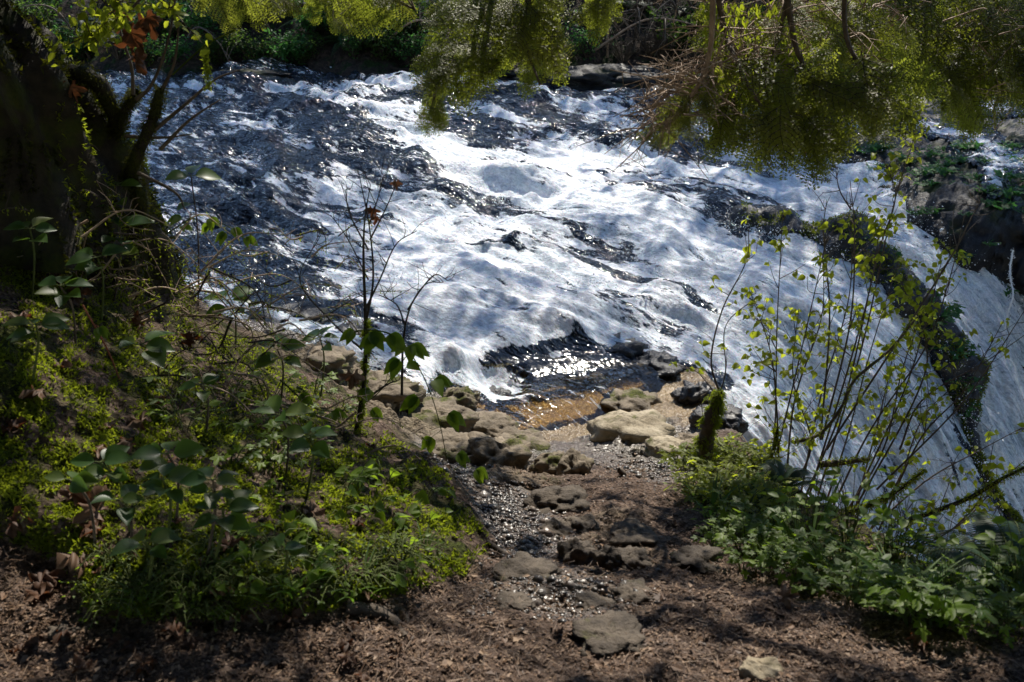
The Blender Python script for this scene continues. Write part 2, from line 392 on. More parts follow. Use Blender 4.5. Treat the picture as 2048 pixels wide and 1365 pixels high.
WET = [(880, 940, 80, 45, 20, 1), (1040, 1060, 110, 60, 20, 1), (1120, 1190, 130, 45, 10, .7), (1230, 1120, 60, 20, 0, .9), (1010, 1010, 60, 30, 0, .8), (1400, 780, 70, 60, 20, 1), (560, 640, 140, 40, 10, 1), (760, 700, 100, 40, 25, 1), (860, 780, 50, 40, 40, .9), (1330, 930, 60, 30, 0, .8), (1150, 900, 160, 40, 0, .8)]
def ground_fields(x, y):
    z, ms, px, py = land(x, y)
    rk = blobs(px+40*fbm(x*4, y*4, 3, 20), py+25*fbm(x*4, y*4, 3, 21), [(760, 820, 200, 75, 15, 1), (620, 720, 120, 50, 20, 1), (960, 900, 130, 45, 10, .8), (1300, 880, 120, 50, 0, 1), (1230, 1090, 90, 60, 10, .5), (1120, 1190, 150, 30, 5, .45), (1000, 960, 100, 30, 5, .6)], .35)*(1-ms)
    wet = blobs(px+30*fbm(x*5, y*5, 3, 22), py+20*fbm(x*5, y*5, 3, 23), WET, .4)
    wet = np.maximum(wet, sstep(-.88, -1.0, z))*(1-ms)
    # craggy rock shapes, then gravel and litter relief
    cr = fbm(x*3.2+.3*noise2(x*6, y*6), y*4.2, 4, 30, .55, True)
    z = z + rk*(.10*(cr-.35)) + wet*(1-rk)*.012*fbm(x*30, y*30, 2, 33)
    z = z + (.012+.01*ms)*fbm(x*12, y*12, 3, 31) + .006*noise2(x*45, y*45, 32)
    z = z + ms*.03*np.clip(fbm(x*14, y*14, 3, 34), 0, 1)
    z = z + (1-ms)*(1-wet)*.035*(fbm(x*2.3, y*3.1, 4, 36, .55, True)-.4)*sstep(5.5, 3.5, y)
    bed = sstep(-1.0, -1.04, z)
    rt = sstep(0, -30, poly_sd(px, py, [(1440, 1010), (1560, 960), (2100, 1150), (2500, 1300), (2500, 1400), (2048, 1275), (1800, 1240), (1500, 1120)]))
    mo = np.clip(ms*(.36+1.7*fbm(x*5, y*5, 3, 40)) + rt*.5 + np.clip(rk*(fbm(x*4, y*4, 4, 41)-.12)*5, 0, 1)*.8, 0, 1)  # patchy moss; its bare dark gaps also put in deep shade
    mo = mo*sstep(-1.0, -.9, z)
    return z, mo, wet, rk, bed
def build_ground():
    X, Y = polar_grid(-900, 2900, 1250, .6, 9.0, 900)
    x, y = X.ravel(), Y.ravel(); z, mo, wet, rk, bed = ground_fields(x, y)
    mb = MB(); mb.add(np.c_[x, y, z], grid_faces(*X.shape))
    o = mb.build('ground', M['ground'], attrs={'moss': mo, 'wet': wet, 'rock': rk, 'bed': bed}); tag(o, kind='structure')
build_ground()
land1 = LUT(lambda x, y: ground_fields(x, y)[0], -7, 6, .6, 9, .0125)

# ------------------------------------------------------------------ river water with its foam
def water_mat():
    m, nt, out = mat('river_water'); q = N(nt); p = q.pos(); f = q.attr('foam')
    fl = q.mapv(p, (1, 1, 1), (0, 0, R(40)))
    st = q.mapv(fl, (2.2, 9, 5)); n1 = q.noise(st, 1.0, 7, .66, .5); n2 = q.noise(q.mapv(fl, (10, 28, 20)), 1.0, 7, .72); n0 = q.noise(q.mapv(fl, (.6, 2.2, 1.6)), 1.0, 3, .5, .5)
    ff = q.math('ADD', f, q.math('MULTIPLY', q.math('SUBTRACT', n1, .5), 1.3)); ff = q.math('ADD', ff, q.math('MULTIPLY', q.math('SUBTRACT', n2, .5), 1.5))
    glint_flecks = q.noise(q.mapv(fl, (5, 22, 14)), 1.0, 6, .75, .6); fm = q.mr(ff, .44, .64); fm = q.math('MAXIMUM', fm, q.math('MULTIPLY', q.mr(glint_flecks, .56, .64), q.mr(f, -.25, .2, 0, .75)))  # fine white flecks in dark water: foam that also paints in the glitter
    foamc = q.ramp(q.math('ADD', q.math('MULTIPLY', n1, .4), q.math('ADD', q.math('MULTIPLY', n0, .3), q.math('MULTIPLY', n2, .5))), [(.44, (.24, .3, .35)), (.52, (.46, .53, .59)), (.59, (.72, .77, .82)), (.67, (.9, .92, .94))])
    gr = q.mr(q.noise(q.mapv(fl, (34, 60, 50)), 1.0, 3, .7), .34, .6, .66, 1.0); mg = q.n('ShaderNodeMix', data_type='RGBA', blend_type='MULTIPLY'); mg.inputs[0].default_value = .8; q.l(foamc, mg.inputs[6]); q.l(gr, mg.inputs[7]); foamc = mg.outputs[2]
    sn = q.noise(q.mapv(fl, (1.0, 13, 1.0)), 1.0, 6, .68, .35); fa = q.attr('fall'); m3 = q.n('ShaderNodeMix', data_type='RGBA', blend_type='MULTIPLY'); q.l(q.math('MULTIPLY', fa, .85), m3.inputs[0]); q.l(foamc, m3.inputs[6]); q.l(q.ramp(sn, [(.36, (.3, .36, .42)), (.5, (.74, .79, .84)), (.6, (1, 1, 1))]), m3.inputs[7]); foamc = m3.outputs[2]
    fb = q.bump(n1, .25, .03); fb = q.bump(n2, .85, .024, fb); fb = q.bump(q.noise(p, 55, 3, .7), .5, .009, fb); fb = q.bump(sn, q.math('MULTIPLY', fa, .7), .05, fb); fb = q.bump(q.noise(p, 150, 3), .6, .005, fb)
    foam = q.pr(foamc, .6, fb, .3, Subsurface_Weight=0.25, Subsurface_Scale=.04)
    w1 = q.noise(q.mapv(fl, (6, 15, 12)), 1.0, 2, .6, .3); w2 = q.noise(q.mapv(fl, (16, 34, 24)), 1.0, 1, .5); wb = q.bump(w1, .9, .038); wb = q.bump(w2, 1., .017, wb); cb = q.bump(w1, .35, .02); cb = q.bump(w2, .5, .008, cb)
    deep = q.ramp(w2, [(.35, (.004, .006, .01)), (.65, (.014, .02, .03))])
    dark = q.pr(deep, .07, wb, .3)
    # thin clear water over the bed of the pool
    gl = q.n('ShaderNodeBsdfGlass'); gl.inputs['Color'].default_value = (.9, .82, .6, 1); gl.inputs['Roughness'].default_value = .06; gl.inputs['IOR'].default_value = 1.33
    tr = q.n('ShaderNodeBsdfTransparent'); tr.inputs[0].default_value = (.85, .74, .5, 1)
    gs = q.n('ShaderNodeBsdfGlossy'); gs.inputs['Roughness'].default_value = .09; q.l(cb, gs.inputs['Normal'])
    fr = q.n('ShaderNodeFresnel'); fr.inputs['IOR'].default_value = 1.33; q.l(cb, fr.inputs['Normal'])
    clear = q.n('ShaderNodeMixShader'); q.l(q.math('ADD', fr.outputs[0], .03), clear.inputs[0]); q.l(tr.outputs[0], clear.inputs[1]); q.l(gs.outputs[0], clear.inputs[2])
    a = q.n('ShaderNodeMixShader'); q.l(q.attr('pool'), a.inputs[0]); q.l(dark, a.inputs[1]); q.l(clear.outputs[0], a.inputs[2])
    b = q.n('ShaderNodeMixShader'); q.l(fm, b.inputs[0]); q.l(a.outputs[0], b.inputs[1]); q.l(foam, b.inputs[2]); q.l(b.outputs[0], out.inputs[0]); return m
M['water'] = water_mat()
DARK = [(690,262,120,26,18,1),(610,225,90,11,8,.9),(790,335,95,26,12,1),(640,325,190,18,10,.9),(480,352,150,10,4,.7),(540,298,120,9,4,.8),(430,205,90,8,3,.7),
 (965,265,95,26,14,1),(1080,228,120,20,16,1),(880,207,130,12,4,1),(1190,278,95,14,8,1),(1320,238,70,26,8,.9),(1400,312,110,20,12,1),(1050,345,70,20,12,.75),
 (1330,300,90,12,5,.8),(1290,395,90,18,18,.7),(1400,388,70,16,14,.7),(920,395,130,16,12,.55),(1170,480,110,10,24,.55),(1000,483,100,7,5,.95),(1120,503,80,8,14,1),
 (1230,538,90,10,20,1),(1340,580,80,12,26,1),(1100,585,110,10,10,.55),(1240,600,100,9,12,.5),(1040,628,80,9,2,.4),(1320,640,110,9,14,.4),
 (560,440,150,12,12,.6),(450,520,150,45,14,.5),(560,570,110,26,20,.6),(760,440,60,8,15,.6),(640,625,140,20,14,1),(760,655,60,14,25,1),
 (1060,705,150,14,-2,1),(1230,712,120,16,4,1),(1340,735,90,22,14,1),(1410,780,50,40,40,.9),(1270,340,60,10,10,.5),(1490,440,90,20,12,.9),
 (600,160,500,6,0,.8),(1000,190,200,6,0,.8),(1300,200,200,12,2,.7),(1560,350,60,12,15,.5),(1780,930,26,60,40,.4),(1560,620,70,14,30,.35),
 (1960,930,18,120,-28,.9),(2010,1040,25,60,-35,.8),(350,620,60,40,0,.8),(700,370,160,9,8,.6),(480,400,160,9,5,.6)]
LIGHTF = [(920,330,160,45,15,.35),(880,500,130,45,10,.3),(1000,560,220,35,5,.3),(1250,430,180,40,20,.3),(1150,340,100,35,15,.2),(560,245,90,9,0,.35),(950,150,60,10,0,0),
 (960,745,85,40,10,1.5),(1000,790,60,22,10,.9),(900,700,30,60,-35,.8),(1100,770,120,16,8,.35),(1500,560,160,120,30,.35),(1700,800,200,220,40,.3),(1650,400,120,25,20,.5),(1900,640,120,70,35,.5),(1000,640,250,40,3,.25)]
def build_water():
    X, Y = polar_grid(-500, 2700, 1300, 4.9, 19, 950)
    x, y = X.ravel(), Y.ravel(); z = water_base(x, y); px, py = proj(x, y, z)
    a = .75*x-.66*y; b = .66*x+.75*y
    a2 = a+.35*noise2(x*.9, y*.9, 60); b2 = b+.25*noise2(x*.9, y*.9, 61)
    wx = px+45*noise2(x*1.3, y*1.3, 62)+18*noise2(x*4, y*4, 63); wy = py+(10+.02*py)*noise2(x*1.5, y*1.5, 64)+(5+.012*py)*noise2(x*5, y*5, 65)
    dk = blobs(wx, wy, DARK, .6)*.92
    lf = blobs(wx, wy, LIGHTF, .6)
    left = sstep(820, 480, wx)*sstep(700, 500, py)
    st = fbm(a2*1.0, b2*4.5, 5, 66, .6); st2 = fbm(a2*3, b2*10, 5, 67, .65)
    poolm = sstep(14, -14, poly_sd(px+14*noise2(x*5, y*5, 70), py+10*noise2(x*5, y*5, 71), POOL))
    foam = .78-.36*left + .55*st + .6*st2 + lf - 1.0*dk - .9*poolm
    foam = np.where(py < 165, foam-.25, foam)
    turb = fbm(a2*1.3, b2*3.2, 3, 72, .5); t2 = np.abs(fbm(a2*3.5, b2*9, 4, 73, .6)); t3 = fbm(x*28, y*28, 3, 74, .6)
    calm = 1-poolm*np.clip(1-foam*1.3, 0, 1)*.93
    fo = np.clip(foam, 0, 1)
    far = np.clip(y/9, .7, 1.4)
    macro = fbm(a2*.75, b2*1.1, 3, 76, .5)
    h = calm*(.2*macro + far*.05*turb + .016*(t2-.18)*(.7+.3*fo) + .010*t3*far)
    # rock humps the water slides over stand a little proud
    h = h + .10*blobs(wx, wy-4, DARK, .7)*(1-poolm)*sstep(600, 400, py) + .04*lf*(1-poolm)
    # waves thrown up along the cascade crests
    crest = np.clip(fbm(a2*1.4+7, b2*3.0, 2, 75), 0, 1)
    h = h + .13*crest*(1-poolm)*(1-dk)
    uu = sstep(-.1, .7, fall_u(x, y))*(1-poolm)
    strand = fbm(b2*2.6, a2*.5, 3, 77, .55); rid = fbm(b2*8, a2*1.6, 3, 78, .6, True)
    h = h + uu*(.16*strand + .05*(rid-.4)); foam = foam + uu*(.35*strand+.3*(rid-.35))
    z = z+h
    mb = MB(); mb.add(np.c_[x, y, z], grid_faces(*X.shape))
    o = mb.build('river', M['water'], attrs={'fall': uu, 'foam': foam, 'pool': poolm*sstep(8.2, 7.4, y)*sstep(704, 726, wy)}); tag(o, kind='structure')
    return
build_water()
# ------------------------------------------------------------------ placing helpers
def on_surf(px, py, fn, z0=-.3, it=14):
    px = np.atleast_1d(np.asarray(px, float)); py = np.atleast_1d(np.asarray(py, float))
    xc = (px-1024)/FPX; yc = -(py-682.5)/FPX; D = np.stack([xc, cp+yc*sp, -sp+yc*cp], -1)
    lo = np.full(len(px), .8); t = lo.copy(); hit = np.zeros(len(px), bool); prev = lo.copy(); step = .12
    for k in range(170):
        P = CAM + D*t[:, None]; below = P[:, 2] < fn(P[:, 0], P[:, 1])
        new = below & ~hit; hit |= new; lo[new] = prev[new]; adv = ~hit; prev[adv] = t[adv]; t[adv] += step
        if hit.all(): break
    a, b = prev, t
    for k in range(10):
        m = (a+b)/2; P = CAM + D*m[:, None]; below = P[:, 2] < fn(P[:, 0], P[:, 1]); b = np.where(below, m, b); a = np.where(below, a, m)
    P = CAM + D*b[:, None]; return P
def G(px, py): return on_surf(px, py, land1)[0]
def Wt(px, py): return on_surf(px, py, water_base)[0]
mpx = lambda P: FPX/((P[1])*cp-(P[2]-1.6)*sp)       # pixels per metre at P

# ------------------------------------------------------------------ cliff, its streams, the ridge between the falls
def build_cliff():
    W_ = [Wt(a, b)[:2] for a, b in [(1655, 392), (1735, 448), (1800, 520), (1900, 600), (2010, 675)]]; L = curve([(1.9, 12.8)]+[tuple(w+np.array([.1, .12])) for w in W_]+[tuple(W_[-1]+np.array([1.3, -.9])), tuple(W_[-1]+np.array([4.4, -2.2]))], 360)
    T = norm(np.gradient(L, axis=0)); Nn = np.repeat(norm(np.array([[.62, .78]])), len(L), 0)
    prof = [(0, -7), (.15, -3.5), (.3, -2.2), (.42, -1.3), (.6, -.82), (.85, -.66), (1.4, -.55), (2.6, -.5), (4.5, -.35), (8.5, -.2)]
    v = np.linspace(0, 1, 260); pr = curve(prof, 400); d = np.r_[0, np.cumsum(np.hypot(*np.diff(pr, axis=0).T))]; w = np.minimum(1, .0); 
    key = np.interp(v, [0, .25, .8, 1], [0, 4.2, 9.2, d[-1]]); off = np.interp(key, d, pr[:, 0]); zz = np.interp(key, d, pr[:, 1])
    lx = L[None, :, 0] + Nn[None, :, 0]*off[:, None]; ly = L[None, :, 1] + Nn[None, :, 1]*off[:, None]
    zc = np.repeat(zz[:, None], len(L), 1)
    P = np.stack([lx, ly, zc], -1).reshape(-1, 3)
    n1 = fbm3(P*np.array([1.6, 1.6, 2.4]), 4, 80); n2 = 1-2*np.abs(fbm3(P*np.array([3.5, 3.5, 6]), 3, 84)); 
    nn = np.repeat(np.stack([-Nn[:, 0], -Nn[:, 1], np.zeros(len(L))], -1)[None], len(v), 0).reshape(-1, 3)
    face = sstep(-.5, -1.0, P[:, 2])[:, None]
    dirn = nn*face + np.array([0, 0, 1.])*(1-face)
    P2 = P + dirn*((.30*n1+.12*(n2-.5))*(.4+.6*face[:, 0]) + .05*(1-2*np.abs(fbm3(P*np.array([6, 6, 9]), 3, 88)))+.03*fbm3(P*18, 2, 89))[:, None]
    mb = MB(); mb.add(P2, grid_faces(len(v), len(L))); o = mb.build('cliff', M['cliffrock']); tag(o, kind='structure')
    px, py = proj(P2[:, 0], P2[:, 1], P2[:, 2])
    m = blobs(px+25*fbm3(P*2, 2, 90), py+10*fbm3(P*2.2, 2, 91), [(1960, 205, 70, 18, 12, 1), (1700, 250, 60, 10, 5, .9), (1900, 268, 90, 10, 5, .9), (2010, 320, 90, 22, 12, 1), (1970, 290, 90, 10, 12, .9), (1850, 255, 60, 8, 5, .8), (1420, 200, 120, 16, 5, .9), (1990, 350, 25, 40, 0, .9)], .6)
    F = grid_faces(len(v), len(L)); keep = (m[F].max(1) > .15); F = F[keep]
    used, inv = np.unique(F.ravel(), return_inverse=True)
    mb = MB(); mb.add(P2[used]+np.array([0, 0, .025])+nn[used]*.02, inv.reshape(-1, 4))
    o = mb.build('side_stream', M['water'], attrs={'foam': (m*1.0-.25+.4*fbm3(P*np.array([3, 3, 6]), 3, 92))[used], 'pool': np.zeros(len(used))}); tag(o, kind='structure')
    return P2, face[:, 0], px, py
CP, CF, CPX, CPY = build_cliff()
M['spray'], nt_, out_ = mat('white_spray'); q_ = N(nt_); q_.l(q_.pr((.85, .88, .9), .25, spec=.5), out_.inputs[0])
def add_drops(mb, P, r):
    V = np.array([(1, 0, 0), (-1, 0, 0), (0, 1, 0), (0, -1, 0), (0, 0, 1), (0, 0, -1.)]); F = np.array([[0, 2, 4], [2, 1, 4], [1, 3, 4], [3, 0, 4], [2, 0, 5], [1, 2, 5], [3, 1, 5], [0, 3, 5]])
    n = len(P); Mx = rotmats(rand_unit(n), rand_unit(n)); sc = np.c_[r, r*rng.uniform(1, 2.2, n), r]
    scatter(mb, V, F, P, Mx, sc)
def ridge():
    px = [(1440, 400), (1500, 440), (1600, 462), (1700, 498), (1780, 560), (1850, 635), (1905, 720), (1935, 820), (1955, 920), (2005, 1005), (2070, 1085)]
    P = np.array([Wt(a, b) for a, b in px]); P[:, 2] -= .03; c = curve(P, 220)
    r = np.interp(np.linspace(0, 1, 220), [0, .1, .3, .5, .62, .72, .85, 1], [.06, .19, .26, .23, .19, .13, .08, .05])
    r = r*.78*(1+.55*noise2(np.linspace(0, 13, 220), 0*r, 98)); w_ = sstep(118, 170, np.arange(220)); r = r*(1-.45*w_); c[:, 2] -= .02*w_
    V, F = tube(c, r, 40); N3 = norm(V - np.repeat(c, 40, 0))
    V = V + N3*(1.0*np.repeat(r, 40)*fbm3(V*4.2, 4, 95) + .035*(1-2*np.abs(fbm3(V*9, 3, 97))))[:, None]; V[:, 2] = V[:, 2]*1.0
    mb = MB(); mb.add(V, F); o = mb.build('rock_ridge', M['wetrock']); tag(o, 'long dark wet rock ridge with moss dividing the two white falls', 'rock')
    return V, N3, c, r
RV, RN, RC, RR = ridge()
# spray: droplets thrown up where the falls tear, too many to count
def build_spray():
    mb = MB(); pts = []
    lines = [([(1500, 350), (1600, 365), (1700, 385), (1760, 440), (1800, 520), (1850, 570), (1930, 640), (2040, 690)], 9000, .17), ([(1850, 655), (1905, 750), (1935, 850), (1955, 930), (2020, 1010)], 1700, .10), ([(1480, 470), (1600, 490), (1700, 530), (1800, 640)], 700, .06),
             ([(1280, 250), (1400, 300), (1500, 350)], 500, .05), ([(860, 700), (900, 740), (920, 800), (960, 800)], 500, .035), ([(900, 400), (1050, 420), (1150, 470), (1280, 540), (1420, 620)], 2200, .07), ([(700, 480), (800, 560), (900, 580)], 900, .05), ([(1100, 340), (1250, 420), (1450, 440), (1550, 540)], 1600, .06), ([(1500, 650), (1650, 780), (1800, 900), (1900, 1050)], 2500, .1), ([(900, 560), (1080, 560), (1300, 600)], 900, .05)]
    for l, n, sp_ in lines:
        c = curve([Wt(a, b) for a, b in l], 200); P = c[rng.integers(0, 200, n)] + rng.normal(size=(n, 3))*np.array([sp_, sp_, sp_*.8]) + np.array([0, 0, sp_*.6]) + np.array([.0, -.0, 0]); pts.append(P)
    n = 5200; a = on_surf(rng.uniform(1350, 2048, n), rng.uniform(330, 1150, n), water_base); a = a + np.c_[rng.normal(size=(n, 2))*.05, np.abs(rng.normal(size=n))*.07+.03]; pts.append(a)
    n = 9000; a = on_surf(rng.uniform(640, 1560, n), 215+480*rng.random(n), water_base); a = a + np.c_[rng.normal(size=(n, 2))*.05, np.abs(rng.normal(size=n))*.05+.05]; pts.append(a[noise2(a[:, 0]*1.7, a[:, 1]*1.7, 140) > .12])  # fine spray over the cascades; on dark humps the white drops stand for glitter
    P = np.concatenate(pts); dist = np.hypot(P[:, 0], P[:, 1]); r = np.exp(rng.normal(-6.15, .5, len(P)))
    P = P[P[:, 2] > water_base(P[:, 0], P[:, 1])]; r = r[:len(P)]
    add_drops(mb, P, r); o = mb.build('spray', M['spray']); tag(o, kind='stuff')
build_spray()
def trickle():
    c = curve([(*at_y(2026, 500, 9.0),)[:3], at_y(2020, 545, 8.95), at_y(2026, 590, 8.85), at_y(2016, 625, 8.8), at_y(2010, 660, 8.75)], 60)
    mb = MB(); V, F = tube(c, .007, 6, 1.2, 4); mb.add(V, F); P = c[rng.integers(0, 60, 260)]+rng.normal(size=(260, 3))*.010; add_drops(mb, P, np.full(260, .0035)); o = mb.build('thin_waterfall', M['spray']); tag(o, kind='structure')
trickle()

# ------------------------------------------------------------------ rocks
def rock(px, py, w, h, seed, material, label, group=None, surf=G, flat=1.0, crag=.35, sink=.25):
    P = surf(px, py); s = mpx(P); rx = w/s/2; rz = h/s/2*1.15; ry = (rx*.7+rz*.3)*flat
    n = 28; a = np.linspace(0, np.pi, n); b = np.arange(2*n)*np.pi/n
    D = np.stack([np.sin(a)[:, None]*np.cos(b), np.sin(a)[:, None]*np.sin(b), np.repeat(np.cos(a)[:, None], 2*n, 1)], -1).reshape(-1, 3)
    k = 1/np.maximum(.62, (np.abs(D)**3.0).sum(1)**(1/3.0)); r_ = 1*k*(1+crag*fbm3(D*1.5, 3, seed*1.37, .5)) + crag*.32*(1-2*np.abs(fbm3(D*3.4, 3, seed*2.1+5)))-.06
    V = D*r_[:, None]*np.array([rx, ry, rz]); F = grid_faces(n, 2*n, True)
    t = seed*2.4; ca, sa = math.cos(math.sin(t)*.5), math.sin(math.sin(t)*.5); V = V@np.array([[ca, -sa, 0], [sa, ca, 0], [0, 0, 1]])
    mb = MB(); mb.add(V, F); o = mb.build('rock', material); o.location = (P[0], P[1]+ry*.3, P[2]+rz*(.5-sink)); tag(o, label, 'rock', group)
M['pathrock'] = rock_mat('path_rock', (.04, .032, .025), (.15, .12, .09), .33); k = M['rock']; pl = M['palerock']; wt = M['wetrock']
ROCKS = [(1268, 880, 165, 62, pl, 'large pale rounded boulder with moss at the right end of the pool'), (1335, 905, 80, 34, pl, 'small pale boulder in the shallow water right of the large one'), (1262, 820, 100, 34, k, 'low tan rock breaking the pool surface behind the large pale boulder'),
 (990, 932, 125, 66, k, 'broad dark mossy boulder at the near left edge of the pool'), (1106, 945, 74, 46, k, 'left of two dark mossy rocks touching above the path'), (1150, 950, 62, 54, k, 'right one of two dark mossy rocks touching above the path'),
 (1112, 1018, 110, 50, k, 'craggy moss topped rock in the wet path'), (1118, 1066, 64, 34, k, 'small pale lumpy stone below the craggy rock on the path'), (1165, 1060, 60, 36, k, 'small stone in the middle of the dry path'),
 (1152, 1122, 66, 60, k, 'dark upright mossy stone beside the puddle on the path'), (1212, 1128, 52, 44, k, 'dark rounded stone just right of the upright mossy one'), (1268, 1128, 70, 34, k, 'low brown stone at the right end of the path step'), (1262, 1080, 90, 30, k, 'long rough ledge stone across the dry path'),
 (1052, 1152, 110, 22, k, 'flat wet stone slab below the puddle'), (1270, 1195, 80, 26, k, 'flat mossy stone in the lower path'), (1190, 1215, 80, 16, k, 'sunken slab in the dappled lower path'), (1030, 1212, 70, 18, k, 'sunken mossy slab left of centre on the lower path'), (1225, 1285, 130, 30, k, 'broad smooth grey stone half buried at the bottom of the path'),
 (1525, 1352, 90, 46, pl, 'pale round stone at the bottom edge of the picture'), (130, 1268, 60, 26, k, 'small brown stone in the litter at lower left'), (1395, 1130, 90, 30, k, 'low stone at the foot of the green plants right of the path'),
 (1210, 722, 150, 60, wt, 'dark rock with bright moss standing in the water behind the pool'), (1110, 722, 120, 30, wt, 'low black wet rock at the back edge of the pool'), (1310, 748, 110, 44, wt, 'black wet rock right of the mossy one behind the pool'), (1145, 728, 34, 20, wt, 'little black stone in front of the back ledge'), (985, 800, 60, 24, wt, 'dark stone in the foaming corner of the pool'), (1180, 770, 70, 24, wt, 'small wet stone in the glittering water'),
 (1395, 800, 80, 44, wt, 'wet rock at the lip where the pool spills over'), (1440, 850, 90, 44, wt, 'dark rock beside the mossy stump'), (1395, 905, 80, 36, k, 'brown stone under the mossy stump'),
 (832, 752, 100, 62, wt, 'dark mossy rock beside the foam left of the pool'), (700, 700, 120, 54, wt, 'dark wet mossy rock at the water edge on the left'), (585, 650, 140, 40, wt, 'long black wet rock under the left rapids'), (920, 812, 70, 40, k, 'tan rock at the left corner of the pool'), (975, 868, 110, 44, k, 'cracked tan rock on the near left shore of the pool'), (870, 850, 140, 44, k, 'flat tan ledge with yellow moss left of the pool'), (760, 800, 150, 50, k, 'broad tan ledge behind the bare sapling'), (640, 740, 130, 44, k, 'brown ledge stone behind the left plants'), (1035, 895, 90, 30, k, 'low sunlit stone at the near shore of the pool'),
 (900, 905, 110, 34, k, 'low dark stone where the mossy bank meets the wet path'), (1210, 700, 60, 24, wt, 'small black rock showing above the lip of the falls')]
for i, (px_, py_, w_, h_, m_, lb) in enumerate(ROCKS):
    onpath = py_ > 990; rock(px_, py_, w_*(.85 if onpath else .9), h_*(.8 if onpath else .9), i+1, M['pathrock'] if onpath and m_ is k else m_, lb, crag=.85 if m_ is not pl else .5, flat=1.3 if h_ < 40 else 1., sink=(.62 if py_ > 1140 else .5) if onpath else .35)

# pebbles in the wet path
def pebbles():
    n = 3800; c = rng.integers(0, 5, n); cen = np.array([(1040, 1060, 100, 60), (1120, 1190, 150, 45), (1010, 1000, 70, 30), (900, 940, 70, 40), (1300, 930, 90, 30)])[c]
    px = cen[:, 0]+rng.normal(size=n)*cen[:, 2]*.55; py = cen[:, 1]+rng.normal(size=n)*cen[:, 3]*.55
    ok = poly_sd(px, py, MOSSY) > 6; px, py = px[ok], py[ok]; P = on_surf(px, py, land1); n = len(P)
    V = np.array([(1, 0, 0), (.3, .9, 0), (-.8, .6, 0), (-.9, -.5, 0), (.2, -1, 0), (0.1, 0, .7), (0, 0, -.5)]); F = np.array([[0, 1, 5], [1, 2, 5], [2, 3, 5], [3, 4, 5], [4, 0, 5], [1, 0, 6], [2, 1, 6], [3, 2, 6], [4, 3, 6], [0, 4, 6]])
    mb = MB(); scatter(mb, V, F, P, rotmats(rand_unit(n)*np.array([1, 1, .3]), np.array([[0, 0, 1.]])), np.exp(rng.normal(-5.0, .45, n))); o = mb.build('gravel', M['pebble']); tag(o, kind='stuff')
m, nt, out = mat('wet_pebbles'); q = N(nt); q.l(q.pr(q.ramp(q.attr('rnd'), [(0, (.02, .018, .016)), (.6, (.08, .065, .05)), (1, (.17, .13, .1))]), .34, q.bump(q.noise(q.pos(), 150, 2), .5, .004), .55), out.inputs[0]); M['pebble'] = m
pebbles()

# ------------------------------------------------------------------ leaf litter, chips and moss on the near bank
def litter():
    n = 70000; px = rng.uniform(-150, 2250, n); py = 1365+60-(rng.random(n)**.8)*520
    sd = poly_sd(px, py, MOSSY); right = sstep(30, -20, poly_sd(px, py, [(1440, 1000), (1560, 950), (2300, 1150), (2300, 1290), (1800, 1220), (1500, 1110)]))
    ok = (sd > -12) & (rng.random(n) > right*.8) & (rng.random(n) > .8*blobs(px, py, WET, .4)); px, py = px[ok], py[ok]
    P = on_surf(px, py, land1); keep = P[:, 2] > -.9; P = P[keep]; n = len(P); P[:, 2] += .004
    mb = MB(); nr = rand_unit(n)*.35+np.array([0, 0, 1]); d = rand_unit(n)*np.array([1, 1, .25]); s = np.exp(rng.normal(-4.95, .5, n))
    sc = np.c_[s*rng.uniform(.25, .8, n), s, s]; V = np.array([(-.5, 0, 0), (-.35, .8, .12), (.2, 1, 0), (.5, .3, .1)])
    scatter(mb, V, np.array([[0, 1, 2, 3]]), P, rotmats(d, nr), sc, smooth=False)
    n = 5000; i = rng.integers(0, len(P), n); d = rand_unit(n)*np.array([1, 1, .15]); s = rng.uniform(.015, .045, n)
    scatter(mb, np.array([(-.5, 0, 0), (-.5, 1, 0), (.5, 1, 0), (.5, 0, 0)]), np.array([[0, 1, 2, 3]]), P[i]+np.array([0, 0, .004]), rotmats(d, rand_unit(n)*.3+np.array([0, 0, 1])), np.c_[s*.035, s, s])
    o = mb.build('leaf_litter', M['litter']); tag(o, kind='stuff')
litter()
def moss_carpet():
    n = 170000; px = rng.uniform(-200, 1010, n); py = rng.uniform(400, 1250, n)
    sd = poly_sd(px, py, MOSSY) + 12*noise2(px/30, py/30, 100); dens = fbm(px/60, py/45, 3, 101)
    ok = (sd < -2) & (rng.random(n) < np.clip(.45+2.3*dens, .04, 1)); px, py = px[ok], py[ok]; tone = np.clip(.45+.9*fbm(px/90, py/70, 3, 102), 0, 1)  # moss thinned in patches, the dark soil between also standing for shadow
    n2 = 9000; a = rng.uniform(1430, 2200, n2); b = rng.uniform(960, 1330, n2); k2 = (poly_sd(a, b, [(1450, 1020), (1560, 970), (2100, 1160), (2250, 1330), (2048, 1290), (1800, 1240), (1520, 1120)])+10*noise2(a/30, b/30, 5) < 0); px = np.r_[px, a[k2]]; py = np.r_[py, b[k2]]; tone = np.r_[tone, rng.random(k2.sum())*.8]
    P = on_surf(px, py, land1); keep = P[:, 1] < 7; P = P[keep]; tone = tone[keep]; n = len(P)
    mb = MB(); d = rand_unit(n)*np.array([1, 1, .5])+np.array([0, -.2, .55]); s = rng.uniform(.008, .02, n)
    T, F = leaf_template(.45, .3, .5, 3, .7)
    scatter(mb, T, F, P, rotmats(d, rand_unit(n)), s, rnd=np.clip(tone+rng.normal(size=n)*.15, 0, 1))
    o = mb.build('moss_carpet', M['moss']); tag(o, kind='stuff')
moss_carpet()
